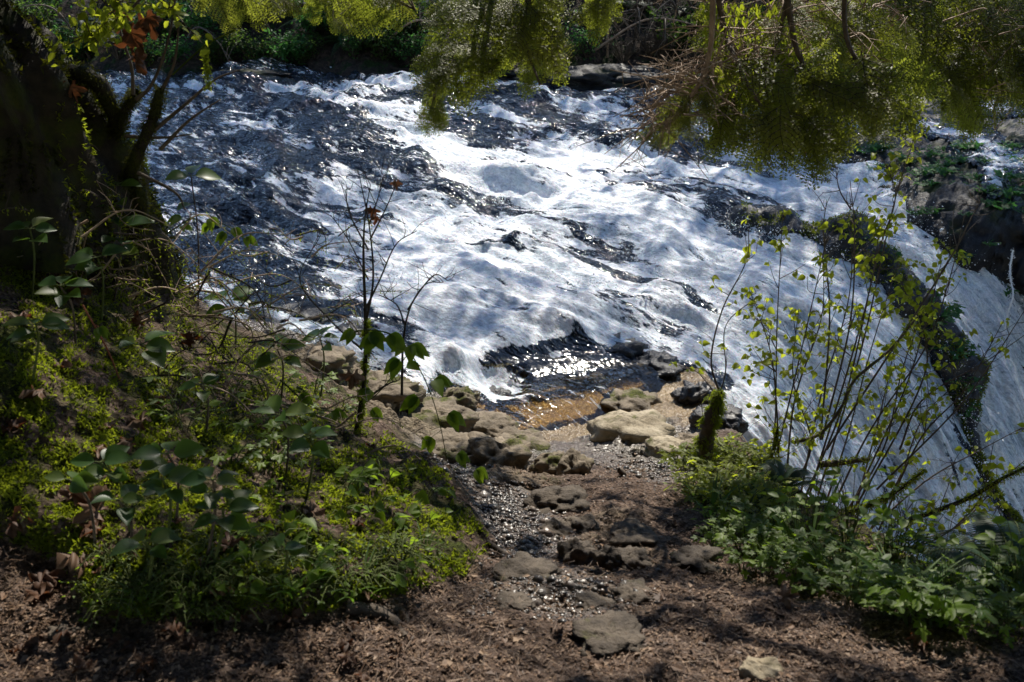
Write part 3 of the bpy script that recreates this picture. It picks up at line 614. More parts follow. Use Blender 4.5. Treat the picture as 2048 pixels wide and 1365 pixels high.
# ------------------------------------------------------------------ labels told by the nearest landmark
MARKS = [(210, 1040, 'large reddish brown leaf'), (290, 1085, 'lowest round leaved salal sprig'), (425, 960, 'dark salal sprig right of the dense one'), (785, 1242, 'curved bare root'), (715, 1000, 'foot of the bare sapling'), (560, 830, 'big curled salal leaf'), (620, 1040, 'upright brown leaf in the moss'), (980, 1090, 'corner of the mossy bank at the wet path'), (860, 960, 'short bramble on the bank edge'), (480, 1250, 'tan leaf below the mossy bank'), (290, 860, 'orange leaf beside the red cane'), (100, 700, 'grey green salal sprig at left'), (420, 700, 'moss hung dead twigs'), (150, 1268, 'small brown stone at lower left'), (610, 1190, 'lit lower edge of the mossy bank'), (400, 1180, 'shaded foot of the mossy bank'), (1200, 1285, 'broad grey stone at the bottom'), (820, 1160, 'right end of the mossy bank foot'),
 (1420, 870, 'mossy stump'), (1510, 1020, 'dark upright sapling stem'), (1640, 960, 'dark sword fern over the falls'), (1395, 1130, 'low stone right of the path'), (1560, 1210, 'brown leaf at the edge of the right plants'), (1750, 1140, 'low mossy limb base'), (1830, 1290, 'long brown leaf at lower right'), (1900, 1190, 'smallest shrub at lower right'), (2060, 1150, 'fern at the right edge'), (1243, 965, 'root snag by the water'), (1640, 1110, 'middle of the right hand growth'), (1980, 1240, 'lower right drooping grass'),
 (230, 90, 'withered brown leaf bunch'), (414, 130, 'lone moss strand'), (540, 100, 'bank above the left rapids'), (720, 100, 'bank left of the olive bough'), (985, 110, 'two lobed olive bough'), (1200, 60, 'small bough end at top'), (1330, 140, 'long dark ledge rock'), (1480, 90, 'pale twiggy bough'), (1620, 120, 'top of the lit right bough'), (1800, 120, 'right boughs'), (340, 40, 'top left green twigs'), (640, 30, 'thin yellow green bough tips'), (860, 40, 'gap left of the olive bough'),
 (2020, 590, 'thin white trickle'), (1700, 380, 'left end of the dark cliff'), (1850, 380, 'tall leafy shrub tips'), (1930, 460, 'leaning shrub tip'), (2040, 330, 'cliff top stream'), (1850, 520, 'foot of the dark cliff'), (1900, 720, 'lower green end of the ridge'), (1850, 640, 'green middle of the ridge'), (1600, 465, 'left part of the ridge'), (1740, 520, 'ridge behind the tall shrub')]
def place_label(base, P):
    a, b = proj(P[0], P[1], P[2]); d = [(a-x)**2+((b-y)*1.3)**2 for x, y, _ in MARKS]; i = int(np.argmin(d)); x, y, ph = MARKS[i]; dx, dy = a-x, b-y
    if math.sqrt(d[i]) < 26: w = 'right beside the'
    elif abs(dx) > abs(dy): w = ('just ' if abs(dx) < 60 else 'well ')+('right' if dx > 0 else 'left')+' of the'
    else: w = ('just ' if abs(dy) < 45 else 'well ')+('in front of' if dy > 0 else 'behind')+' the'
    return ' '.join((base+' '+w+' '+ph).split()[:16])

# ------------------------------------------------------------------ far bank
def bank_z(x, y):
    e = 15.7 + .25*np.sin(x*.6) + .3*noise2(x*.5, 0*x, 110) - .9*sstep(.5, 3.5, x)*sstep(9, 5, x)
    d = y-e; z = -.45 + .62*sstep(-.25, .35, d)*(.6+.4*noise2(x*1.3, y*.2, 111)) + .42*np.clip(d-.3, 0, 40) + .25*fbm(x*.5, y*.5, 3, 112)
    return z + .10*fbm(x*2.5, y*2.5, 4, 113)*sstep(-.3, .2, d) + .1*np.clip(d, 0, 1)*fbm(x*5, y*5, 3, 114, .5, True)
def build_bank():
    X, Y = np.meshgrid(np.linspace(-15, 15, 700), 13.8*(42/13.8)**np.linspace(0, 1, 330)); x, y = X.ravel(), Y.ravel(); z = bank_z(x, y)
    m, nt, out = mat('far_bank_soil'); q = N(nt); p = q.pos(); n = q.noise(p, 5, 7, .7); n2 = q.noise(p, 18, 5, .7)
    col = q.ramp(n2, [(.3, (.012, .009, .007)), (.55, (.05, .035, .026)), (.75, (.13, .095, .075))]); g = q.ramp(n2, [(.3, (.008, .018, .004)), (.7, (.03, .06, .012))])
    col = q.mix(q.mr(n, .5, .6), col, g); q.l(q.pr(col, .8, q.bump(n2, 1., .08), .2), out.inputs[0]); M['bank'] = m
    mb = MB(); mb.add(np.c_[x, y, z], grid_faces(*X.shape)); tag(mb.build('far_bank', m), kind='structure')
build_bank()
def link_copy(src, loc, rz=0, sc=1.0, label=None, group=None):
    r_ = src.copy(); C.objects.link(r_); r_.location = loc; r_.rotation_euler = (0, 0, rz); r_.scale = (sc, sc, sc)
    if label: r_['label'] = label
    if group: r_['group'] = group
    for ch in list(src.children):
        c = ch.copy(); C.objects.link(c); c.parent = r_
        for g in ch.children: d = g.copy(); C.objects.link(d); d.parent = c
    return r_
def bush_parts(seed, root, kind='leaf', R_=.5, n=420, leaf=.045, m='bank_leaf', stems=9, tw='darktwig'):
    r = np.random.default_rng(seed); st = MB(); tips = []
    for i in range(stems):
        a = r.uniform(0, 2*np.pi); l = R_*r.uniform(.7, 1.3); e = np.array([math.cos(a)*l*.8, math.sin(a)*l*.6, l*r.uniform(.5, 1.1)])
        c = curve([(0, 0, -.05), e*.45+r.normal(size=3)*R_*.08+np.array([0, 0, R_*.15]), e], 9); V, F = tube(c, np.linspace(.012, .003, 9)*R_*2, 4); st.add(V, F); tips.append(c)
        for k in range(4):
            b = c[r.integers(3, 9)]; d = rand_unit(1)[0]*R_*.35; d[2] = abs(d[2])*.6; c2 = curve([b, b+d*.5, b+d+np.array([0, 0, -.03])], 5); V, F = tube(c2, np.linspace(.005, .002, 5)*R_*2, 3); st.add(V, F); tips.append(c2)
    if n:
        pts = np.concatenate(tips); P = pts[r.integers(0, len(pts), n)]+r.normal(size=(n, 3))*R_*.09; P[:, 2] = np.maximum(P[:, 2], .0)
        lf = MB(); T, F = (SMALL if kind == 'leaf' else vine_leaf(seed)); scatter(lf, T, F, P, rotmats(r.normal(size=(n, 3))*np.array([1, 1, .6])+np.array([0, -.2, -.2]), r.normal(size=(n, 3))*.5+np.array([0, -.2, 1.])), leaf*r.uniform(.6, 1.4, n)); lf.build('foliage', M[m], root)
    st.build('stems', M[tw], root)
def fern_parts(seed, root, L=.6, nf=9, spread=1., pitch=(.5, 1.1), az=None):
    r = np.random.default_rng(seed)
    for i in range(nf):
        a = (2*np.pi*i/nf + r.normal()*.25) if az is None else r.uniform(*az); l = L*r.uniform(.75, 1.15); t = np.linspace(0, 1, 22); el = r.uniform(*pitch)
        hx = l*(t*math.cos(el)+.18*t**2); hz = l*(t*math.sin(el) - .75*t**2.2); D = np.array([math.cos(a), math.sin(a)]); c = np.c_[D[0]*hx*spread, D[1]*hx*spread, hz]
        mb = MB(); V, F = tube(c, np.linspace(.004, .001, 22)*(L/.6), 4); mb.add(V, F, 1)
        Tn = norm(np.gradient(c, axis=0)); k = np.linspace(.12, .985, 34); cc = np.stack([np.interp(k, t, c[:, j]) for j in range(3)], -1); tt = np.stack([np.interp(k, t, Tn[:, j]) for j in range(3)], -1)
        side = norm(np.cross(tt, [0, 0, 1.])); up = np.cross(side, tt); pl_ = l*.17*np.sin(np.pi*np.clip(k*.93+.05, 0, 1))**.6*(1.15-k*.55)
        TT, FF = leaf_template(.2, .1, .2, 4, .55)
        for sgn in (-1, 1): scatter(mb, TT, FF, cc, rotmats(side*sgn+tt*.25-up*.12, up), pl_, rnd=r.random(len(k))*.6+.2)
        mb.build('frond', [M['fern'], M['green_stem']], root)
def far_plants():
    protos = []
    for i, (lb, mm, n, lf) in enumerate([('leafy green bush', 'bank_leaf', 700, .06), ('pale sparse bush', 'cliff_leaf', 420, .05), ('dark low bush', 'bank_leaf', 800, .05), ('bare twiggy bush', 'bank_leaf', 0, 0), ('bright broad leaved bush', 'cliff_leaf', 500, .075)]):
        o = thing('bare_bush' if n == 0 else 'bush', (0, 0, 0), lb, 'bush'); bush_parts(200+i, o, n=n, leaf=lf, m=mm, R_=.55, stems=13 if n else 22, tw='darktwig' if n else 'twig'); protos.append(o)
    r = np.random.default_rng(9); used = set(); names = ['leafy green bush on the dark far bank', 'pale sparse bush on the dark far bank', 'dark low bush on the far bank', 'bare twiggy bush on the far bank', 'broad leaved bright green bush on the far bank']
    for i in range(130):
        px = r.uniform(60, 1750) if i < 118 else r.uniform(1700, 2200); py = r.choice([r.uniform(108, 136), r.uniform(-30, 118)], p=[.4, .6]); k = r.choice(5, p=[.28, .15, .27, .12, .18])
        if 1180 < px < 1500: k = 3 if r.random() < .75 else 0; 
        P = on_surf(px, py, bank_z)[0]
        sc = r.uniform(.6, 1.25)*(.7 if k == 4 or py > 108 else 1)
        wh = 'left' if px < 700 else ('middle' if px < 1250 else 'right'); gp_ = 'bushes of the far bank'; nm = place_label(['leafy green bush', 'pale sparse bush', 'dark low bush', 'bare twiggy bush', 'broad leaved bright bush'][k], P)
        if k in used: link_copy(protos[k], P, r.uniform(0, 6.3), sc, nm, gp_)
        else: used.add(k); protos[k].location = P; protos[k].scale = (sc,)*3; tag(protos[k], nm, 'bush', gp_)
    f = thing('fern', (0, 0, 0), 'sword fern drooping over the far bank', 'fern', 'ferns on the far bank'); fern_parts(5, f, .75, 13)
    for i, (px, py) in enumerate([(640, 60), (690, 90), (780, 40), (1180, 40), (340, 60), (250, 90), (1520, 60), (560, 20), (1260, 20), (460, 40), (880, 20), (150, 60), (1380, 30)]):
        P = on_surf(px, py, bank_z)[0]
        if i == 0: f.location = P; f['label'] = place_label('far sword fern', P)
        else: link_copy(f, P, i*1.3, .8+.05*(i % 6), place_label('far sword fern', P))
    # arching bare branches leaning out from the right part of the bank
    for i in range(30):
        px = r.uniform(1150, 1520) if i < 22 else r.uniform(150, 800); P = on_surf(px, r.uniform(40, 120), bank_z)[0]; l = r.uniform(.9, 2.0); a = r.uniform(-2.9, -.2); e = np.array([math.cos(a)*l, math.sin(a)*l*.5, r.uniform(.1, .8)])
        c = curve([P, P+e*.4+np.array([0, 0, .35]), P+e*.8+np.array([0, 0, .15]), P+e+np.array([0, 0, -.15])], 22)
        mb = MB(); V, F = tube(c-P, np.linspace(.02, .005, 22), 5); mb.add(V, F)
        for k in range(7):
            b = c[r.integers(5, 21)]-P; d = rand_unit(1)[0]*.35; V, F = tube(curve([b, b+d*.5, b+d+np.array([0, 0, -.08])], 6), np.linspace(.006, .002, 6), 3); mb.add(V, F)
        o = mb.build('bare_branch', M['twig' if i % 3 else 'pale_twig']); o.location = P
        tag(o, place_label('thin bare branch arching' if i % 3 else 'pale bare branch arching', c[12]), 'branch', 'bare branches of the far bank')
    # ledge rocks at the water line
    for i, (px, py, w, h) in enumerate([(1200, 162, 190, 34), (1330, 172, 200, 36), (1440, 186, 160, 34), (1560, 196, 160, 34), (1080, 158, 120, 24), (860, 150, 90, 14), (520, 146, 110, 14), (330, 148, 130, 14), (1680, 210, 150, 30)]):
        pass
far_plants()
def bank_rocks():
    ws = lambda x, y: np.maximum(water_base(x, y), -.38)
    L = [(1195, 170, 230, 46, 'low dark layered rock ledge at the far water line below the bare branches'), (1340, 182, 230, 44, 'long dark ledge rock right of the hanging central boughs'), (1470, 196, 180, 40, 'dark ledge rock partly behind the hanging right boughs'), (1070, 160, 120, 26, 'small dark ledge rock behind the central boughs'), (1600, 214, 200, 40, 'black ledge rock behind the right boughs'), (860, 153, 90, 14, 'little black rock at the far water line left of the central boughs'), (500, 150, 120, 14, 'low black rock at the far left water line')]
    for i, (px, py, w, h, lb) in enumerate(L): rock(px, py, w, h, 60+i, M['cliffrock'], lb, surf=lambda a, b: on_surf(a, b, ws)[0], crag=.7, flat=.9)
bank_rocks()

# ------------------------------------------------------------------ hemlock: spray template, hanging boughs, trees
def spray_template(seed, nt=8, dens=.035, wid=.36):
    """a flat hemlock spray, length 1 along +y, drooping a little; needles as thin quads"""
    r = np.random.default_rng(seed); seg = []; main = np.array([(0, 0, 0), (.02, .35, 0), (-.02, .7, -.05), (0, 1, -.16)]); seg.append(curve(main, 16))
    for i in range(nt):
        t = .1+.8*i/nt
        for s_ in (-1, 1):
            l = wid*(1-t)**.7*r.uniform(.7, 1.15)+.05; b = np.array([0, t, -.16*t*t]); d = np.array([s_*math.sin(.95), math.cos(.95), 0]); e = b+d*l+np.array([0, .05, -.10*l-.03*r.random()]); seg.append(curve([b, b+d*l*.5, e], 8))
    TV = []; TF = []; NP = []; ND = []; mb = MB()
    for c in seg:
        V, F = tube(c, np.linspace(.0065, .002, len(c)), 3); mb.add(V, F, 1)
        L = np.linalg.norm(c[-1]-c[0]); n = max(4, int(L/dens)); t = np.linspace(.04, 1, n); p = np.stack([np.interp(t, np.linspace(0, 1, len(c)), c[:, j]) for j in range(3)], -1); d = norm(c[-1]-c[0]); sd = norm(np.cross(d, [0, 0, 1.]))
        for s_ in (-1, 1): NP.append(p); ND.append(sd*s_+d*.55+r.normal(size=p.shape)*.18)
    NP = np.concatenate(NP); ND = np.concatenate(ND); n = len(NP); sc = np.c_[np.full(n, .026), r.uniform(.05, .08, n), np.ones(n)]
    V0, F0 = DIAMOND; Mx = rotmats(ND, r.normal(size=(n, 3))*.25+np.array([0, 0, 1.])); TT = V0[None]*sc[:, None, :]; V = np.einsum('mij,mkj->mki', Mx, TT)+NP[:, None]
    return V.reshape(-1, 3), (F0[None]+(np.arange(n)*4)[:, None, None]).reshape(-1, 4), np.concatenate(mb.v), np.concatenate(mb.f)
SPR = [spray_template(i, dens=.032) for i in range(3)]
def add_sprays(mb, pos, dirs, ups, size, tone=.5):
    n = len(pos); ks = rng.integers(0, 3, n)
    for k in range(3):
        i = ks == k
        if not i.any(): continue
        V, F, V2, F2 = SPR[k]; Mx = rotmats(dirs[i], ups[i]); sz = size[i]
        m_ = i.sum(); VV = np.einsum('mij,kj->mki', Mx, V)*sz[:, None, None]+pos[i][:, None]
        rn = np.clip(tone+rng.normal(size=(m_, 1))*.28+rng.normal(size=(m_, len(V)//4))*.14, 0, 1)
        mb.add(VV.reshape(-1, 3), (F[None]+(np.arange(m_)*len(V))[:, None, None]).reshape(-1, 4), 0, np.repeat(rn, 4, axis=1).ravel(), False)
        scatter(mb, V2, F2, pos[i], Mx, sz, 1, rnd=np.full(m_, .5))
def in_poly(poly, n, r):
    a = np.array(poly, float); lo, hi = a.min(0), a.max(0); out = np.zeros((0, 2))
    while len(out) < n:
        p = r.uniform(lo, hi, (n*3, 2)); out = np.vstack([out, p[poly_sd(p[:, 0], p[:, 1], poly) < 0]])
    return out[:n]
def hanging_bough(root, seed, poly, y0, dy, n, mains, size=(.12, .28), tone=.5, lean=(0, -.3, -.55), extra=0, moss=0):
    """a bough: branches from above the picture with flat sprays filling an outline that hangs in the air"""
    r = np.random.default_rng(seed); mb = MB(); tw = MB(); nodes = []
    for pts in mains:
        c = curve([at_y(a, b, y0+(r.normal()*.06)) for a, b in pts], 30); V, F = tube(c, np.linspace(.014, .004, 30), 5); tw.add(V, F); nodes.append(c[3:])
    nodes = np.concatenate(nodes); q2 = in_poly(poly, n, r); P = np.array([at_y(a, b, y0+r.uniform(-dy, dy)) for a, b in q2])
    near = np.linalg.norm(P[:, None]-nodes[None], axis=2).argmin(1); B = nodes[near]; d = P-B
    dirs = norm(norm(d)*.8*np.array([1, .5, .6]) + np.array(lean)*np.array([1.1, .6, .75]) + r.normal(size=P.shape)*.14); ups = norm(r.normal(size=P.shape)*.3+np.array([0, -1., .6]))
    sz = r.uniform(*size, n); add_sprays(mb, P-dirs*sz[:, None]*.5, dirs, ups, sz, tone)
    for i in range(0, n, 2):
        b, p = B[i], P[i]-dirs[i]*sz[i]*.5
        if np.linalg.norm(b-p) > .02: V, F = tube(curve([b, (b+p)/2+r.normal(size=3)*.02+np.array([0, 0, .02]), p], 6), np.linspace(.004, .002, 6), 3); tw.add(V, F)
    for i in range(extra):
        a = q2[r.integers(0, n)]; p = at_y(a[0], a[1]-20, y0+r.uniform(-dy, dy)); l = r.uniform(.1, .35); d = norm(r.normal(size=3)*np.array([1, .5, .5])+np.array([-.5, 0, .1])); c = curve([p, p+d*l*.5+r.normal(size=3)*.02, p+d*l+np.array([0, 0, -.05])], 8); V, F = tube(c, np.linspace(.0045, .0015, 8), 3); tw.add(V, F)
        for k in range(3): b = c[r.integers(2, 7)]; V, F = tube(np.array([b, b+r.normal(size=3)*.03, b+r.normal(size=3)*.06]), [.002, .0018, .001], 3); tw.add(V, F)
    ob = tw.build('branch', M['pale_twig' if extra else 'twig'], root); o2 = mb.build('needles', [M['hemlock'], M['darktwig']], ob)
    if moss:
        mm = MB(); g = nodes[r.integers(0, len(nodes), moss)]; p = np.array([at_y(a, b, y0+r.uniform(-dy, dy)) for a, b in in_poly(poly, moss, r)]); T, F = leaf_template(.3, .3, .4, 3, .7); scatter(mm, T, F, p, rotmats(r.normal(size=p.shape)*.4+np.array([0, 0, -1.]), r.normal(size=p.shape)), r.uniform(.02, .05, moss), rnd=r.uniform(.6, 1, moss)); mm.build('hanging_moss', M['moss'], ob)
def tree_trunk(root, base, top, r0, r1, m='trunk'):
    c = curve([np.array(base), (np.array(base)+np.array(top))/2+np.array([.1, .05, 0]), np.array(top)], 40); r = np.linspace(r0, r1, 40); r[:4] *= [1.5, 1.28, 1.12, 1.04]; V, F = tube(c, r, 20, .25, 3); mb = MB(); mb.add(V, F); mb.build('trunk', M[m], root); return c
def clump_faces(mb, P, R_, n, size):
    m_ = len(P); Q = np.repeat(P, n, 0)+rng.normal(size=(m_*n, 3))*np.repeat(R_, n)[:, None]*np.array([.55, .55, .18]); V, F = DIAMOND; s = rng.uniform(.7, 1.4, len(Q))*size
    scatter(mb, V, F, Q, rotmats(rand_unit(len(Q))*np.array([1, 1, .35]), rng.normal(size=Q.shape)*.4+np.array([0, 0, 1])), np.c_[s*.5, s, s], smooth=False)
# trees: (name, trunk base, height, radius)
T_RIGHT = thing('hemlock_tree', (3.4, 3.4, -.2), 'tall hemlock at right whose lit boughs hang over the falls', 'tree'); T_MID = thing('hemlock_tree', (2.4, -.8, 0), 'hemlock whose two lobed olive bough hangs over the middle of the river', 'tree'); T_DARK = thing('hemlock_tree', (6.2, 8.2, -1), 'shaded hemlock at far right with dark boughs in the top corner', 'tree'); T_LEFT = thing('hemlock_tree', (-3.6, 2.2, .2), 'hemlock with thin yellow green tips along the top left edge', 'tree')
for t in (T_RIGHT, T_MID, T_DARK, T_LEFT):
    b = t.location.copy(); t.location = (0, 0, 0); tree_trunk(t, (b.x, b.y, b.z-.3), (b.x+.3, b.y+.2, 13), .3, .12)
hanging_bough(T_MID, 1, [(885, -15), (960, 5), (1000, 50), (1000, 150), (960, 165), (900, 170), (850, 195), (865, 135), (850, 110), (878, 60)], 4.6, .25, 38, [[(1000, -160), (960, -20), (915, 90), (870, 170)], [(1010, -160), (985, 0), (970, 120)]], lean=(-.45, -.2, -.5), tone=.45)
hanging_bough(T_MID, 2, [(990, -10), (1100, -20), (1105, 70), (1120, 145), (1085, 170), (1050, 145), (1000, 160)], 4.5, .2, 32, [[(1100, -160), (1060, -10), (1050, 80), (1080, 170)], [(1080, -160), (1100, 20), (1120, 120)]], lean=(.2, -.2, -.6), tone=.6)
hanging_bough(T_MID, 3, [(845, 200), (900, 195), (890, 245), (850, 255)], 4.6, .1, 8, [[(900, 60), (880, 150), (860, 225)]], (.1, .16), .3, (-.3, -.2, -.6))
hanging_bough(T_MID, 4, [(1165, 0), (1225, -10), (1215, 45), (1180, 45)], 4.4, .1, 12, [[(1200, -150), (1195, 20)]], (.1, .18), .6, (-.2, -.2, -.7))
hanging_bough(T_LEFT, 5, [(400, -30), (850, -40), (830, 32), (700, 55), (600, 20), (500, 38), (400, 20)], 4.2, .35, 46, [[(300, -180), (500, -60), (700, 10)], [(600, -160), (740, -30), (830, 20)]], (.1, .2), .6, (.35, -.2, -.35))
RB = [[(1425, -160), (1440, 20), (1480, 140), (1540, 240), (1580, 290)], [(1600, -160), (1560, 60), (1500, 180), (1430, 260)], [(1700, -160), (1690, 60), (1740, 150), (1800, 200)], [(1560, -100), (1600, 120), (1680, 190), (1740, 240)]]
hanging_bough(T_RIGHT, 6, [(1400, 190), (1500, 150), (1640, 140), (1740, 150), (1840, 160), (1835, 215), (1745, 262), (1640, 268), (1610, 220), (1500, 235), (1420, 240)], 4.5, .3, 44, RB, (.12, .36), .55, (.35, -.25, -.35))
hanging_bough(T_RIGHT, 7, [(1410, 215), (1620, 215), (1650, 265), (1680, 325), (1610, 320), (1570, 300), (1500, 285), (1400, 268)], 4.5, .35, 34, RB, (.12, .36), .4, (-.1, -.25, -.6))
hanging_bough(T_RIGHT, 8, [(1275, 300), (1330, 235), (1400, 130), (1440, 150), (1400, 240), (1340, 290)], 4.3, .2, 26, [[(1425, -160), (1420, 100), (1370, 210), (1300, 290)]], (.08, .16), .7, (-.4, -.25, -.5), extra=60)
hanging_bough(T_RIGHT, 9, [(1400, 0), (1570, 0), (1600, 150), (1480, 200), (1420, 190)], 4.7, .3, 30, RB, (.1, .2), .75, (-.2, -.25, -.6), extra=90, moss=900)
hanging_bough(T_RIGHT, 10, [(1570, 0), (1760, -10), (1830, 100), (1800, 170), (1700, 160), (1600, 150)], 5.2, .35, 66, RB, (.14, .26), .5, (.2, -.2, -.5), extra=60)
hanging_bough(T_DARK, 11, [(1690, -20), (2120, -40), (2120, 170), (2060, 200), (1940, 190), (1860, 130), (1750, 100)], 6.0, .5, 150, [[(2100, -200), (2000, -20), (1900, 120), (1860, 180)], [(1900, -200), (1840, 0), (1780, 90)], [(2300, -100), (2120, 60), (2000, 190), (1990, 260)]], (.2, .4), .12, (-.1, -.2, -.6), extra=60)  # low needle tone puts this tree's shade into the colour, next bough too
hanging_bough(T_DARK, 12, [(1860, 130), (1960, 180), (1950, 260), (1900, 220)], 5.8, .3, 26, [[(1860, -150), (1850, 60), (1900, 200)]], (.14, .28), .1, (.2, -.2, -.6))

# ---- canopy above the picture: unseen leaf clumps set along sun rays to shape the dapple
LIT = [(1090, 1080, 150, 80, 10, 1), (1330, 1010, 140, 36, 0, 1), (1390, 1070, 70, 60, 0, 1), (1130, 1195, 190, 34, 0, .8), (90, 1225, 160, 50, 10, .9), (60, 1310, 120, 40, 0, .6), (700, 1290, 70, 24, -20, .7), (1480, 1310, 180, 36, -10, .7), (1850, 1320, 170, 34, 0, .8), (1100, 1300, 200, 20, -30, .7), (960, 1270, 90, 16, -30, .6), (1260, 1250, 120, 14, -30, .7),
 (900, 1040, 90, 70, 20, 1), (830, 970, 90, 40, 20, 1), (700, 1140, 130, 45, 0, .8), (440, 975, 130, 50, 10, .8), (200, 965, 80, 40, 0, .8), (90, 860, 80, 36, 0, .8), (60, 610, 50, 60, 0, .8), (620, 1010, 80, 36, 0, .7), (330, 720, 60, 60, 0, .8), (490, 620, 60, 40, 0, .8), (440, 690, 70, 30, 0, .6), (180, 1030, 60, 30, 0, .5), (560, 740, 40, 70, 0, .6), (880, 1110, 90, 30, 0, .7),
 (830, 830, 200, 75, 15, 1.2), (1150, 830, 330, 110, 0, 1.3), (1420, 930, 110, 60, 0, 1.2), (1470, 1000, 90, 40, 0, 1), (1150, 950, 110, 30, 0, .7), (1520, 900, 120, 120, 0, .8), (1700, 1080, 80, 30, 0, .6), (2010, 1180, 60, 50, 0, .6), (1600, 1060, 60, 40, 0, .6),
 (1480, 1080, 90, 40, 10, .9), (1620, 1140, 70, 30, 0, .8), (1760, 1180, 90, 26, 10, .8), (1930, 1240, 110, 30, 10, .8), (1200, 1240, 170, 13, -32, 1), (1060, 1330, 200, 14, -30, 1), (1640, 1270, 150, 16, -22, 1), (860, 1310, 100, 14, -30, .9), (1380, 1180, 90, 14, -25, .9), (1000, 1240, 60, 14, -30, .8),
 (850, 260, 170, 60, 20, 1.1), (930, 330, 230, 60, 15, 1.2), (960, 430, 190, 55, 15, .8), (1020, 510, 260, 34, 12, 1.2), (1290, 570, 190, 26, 22, 1.2), (1230, 420, 180, 55, 22, .9), (1230, 310, 130, 34, 10, .9), (720, 340, 150, 40, 0, .8), (810, 550, 70, 36, 20, .9), (1460, 350, 60, 20, 10, 1), (1480, 640, 120, 34, 40, .9), (1650, 740, 90, 60, 40, .9), (560, 320, 130, 12, 0, .5), (620, 600, 100, 24, 20, .5), (1660, 400, 60, 20, 20, .4), (1780, 210, 80, 20, 10, .7), (1700, 230, 60, 20, 10, .6), (1960, 210, 60, 16, 10, .8), (720, 110, 60, 40, 0, 1), (540, 110, 70, 30, 0, 1), (350, 60, 50, 60, 0, .9), (460, 30, 60, 40, 0, .9), (180, 60, 40, 40, 0, .8), (1200, 60, 40, 60, 0, .7), (1320, 90, 60, 40, 0, .8), (1300, 160, 120, 14, 0, .8), (800, 60, 40, 50, 0, .8), (620, 30, 40, 30, 0, .9), (900, 590, 250, 30, 5, .4), (1600, 900, 80, 60, 40, .4)]
def surf_z(x, y): return np.where(y > 15.6, bank_z(x, y), np.maximum(land1(x, y), water_base(x, y)) if True else 0)
def shade_canopy():
    r = np.random.default_rng(21); clumps = []
    gx, gy = np.meshgrid(np.arange(-9, 10, .22), np.arange(1.0, 18, .22)); gx = (gx+r.uniform(-.12, .12, gx.shape)).ravel(); gy = (gy+r.uniform(-.12, .12, gy.shape)).ravel(); ok = np.abs(gx) < .56*gy+1.2; gx, gy = gx[ok], gy[ok]
    gz = np.where(gy > 8.9, water_base(gx, gy), np.maximum(land1(gx, gy), water_base(gx, gy))); gz = np.where(gy > 15.6, bank_z(gx, gy), gz)
    px, py = proj(gx, gy, gz); lit = blobs(px+25*noise2(gx*2, gy*2, 120), py+15*noise2(gx*2, gy*2, 121), LIT, .35)
    offp = (px < -60) | (px > 2110) | (py > 1380) | (py < 0)
    p_sh = np.where(offp, np.where(px < 0, .85, .5), .93*(1-np.clip(lit, 0, 1))); p_sh = np.where((gy > 15.4) & (px < 1500), .45, p_sh); keep = r.random(len(gx)) < p_sh
    P = np.c_[gx, gy, gz][keep]; h = np.where(P[:, 1] > 6.2, r.uniform(5.5, 10., len(P)), r.uniform(2.4, 6.0, len(P))); t = h/SUND[2]; Q = P+SUND*t[:, None]; Q[:, 2] = np.where(Q[:, 2] < 2.1, 2.1, Q[:, 2])
    tg = []
    for poly, y0 in [([(840, 0), (1140, 0), (1140, 200), (840, 240)], 4.55), ([(1400, 0), (1840, 150), (1830, 260), (1620, 350), (1280, 300)], 4.6), ([(1580, 0), (1800, 0), (1840, 150)], 5.2), ([(400, -20), (840, -20), (700, 50)], 4.2), ([(150, -20), (350, -20), (200, 80)], 3.95), ([(1450, 400), (1900, 400), (1950, 950), (1500, 950)], 4.85), ([(0, 0), (60, 0), (120, 300), (60, 300)], 4.15)]:
        q2 = in_poly(poly, 22, r); tg.append(np.array([at_y(a, b, y0) for a, b in q2]))
    cc = np.array([l for l in LIT if l[5] >= .6 and l[1] > 560 and l[0] < 1560]); ci = r.integers(0, len(cc), 700); rr_ = np.sqrt(r.random(700))*.8; aa_ = r.uniform(0, 6.3, 700); lx = cc[ci, 0]+rr_*np.cos(aa_)*cc[ci, 2]; ly = cc[ci, 1]+rr_*np.sin(aa_)*cc[ci, 3]
    lp = on_surf(lx, ly, land1); tg.append(lp[lp[:, 1] < 8])
    tg = np.concatenate(tg); W = Q[:, None]-tg[None]; tt = W@SUND; dd = np.linalg.norm(W-tt[..., None]*SUND, axis=2); hit = ((dd < .17) & (tt > .25)).any(1)
    Q = Q[~(hit & (r.random(len(Q)) < .96))]; rad = r.uniform(.12, .24, len(Q))*np.where(Q[:, 2] > 5, 1.25, 1)
    # finer low leaf clumps added to dapple the path and the mossy bank
    gx, gy = np.meshgrid(np.arange(-3.2, 3.0, .1), np.arange(1.3, 5.2, .1)); gx = (gx+r.uniform(-.05, .05, gx.shape)).ravel(); gy = (gy+r.uniform(-.05, .05, gy.shape)).ravel(); ok = np.abs(gx) < .5*gy+.5; gx, gy = gx[ok], gy[ok]; gz = land1(gx, gy); px, py = proj(gx, gy, gz)
    lit = blobs(px+35*noise2(gx*4, gy*4, 122), py+22*noise2(gx*4, gy*4, 123), LIT, .3); zone = (px < 1000) | (py > 1130); keep = zone & (gz > -.75) & (r.random(len(gx)) < .95*(1-np.clip(lit*1.2, 0, 1)))
    P = np.c_[gx, gy, gz][keep]; h = r.uniform(2.2, 3.6, len(P)); Q2 = P+SUND*(h/SUND[2])[:, None]; Q2[:, 2] = np.maximum(Q2[:, 2], 1.95)
    lp2 = lp[lp[:, 1] < 5.5]; W = Q2[:, None]-lp2[None]; tt = W@SUND; dd = np.linalg.norm(W-tt[..., None]*SUND, axis=2); hit = ((dd < .07) & (tt > .25)).any(1); Q2 = Q2[~hit]
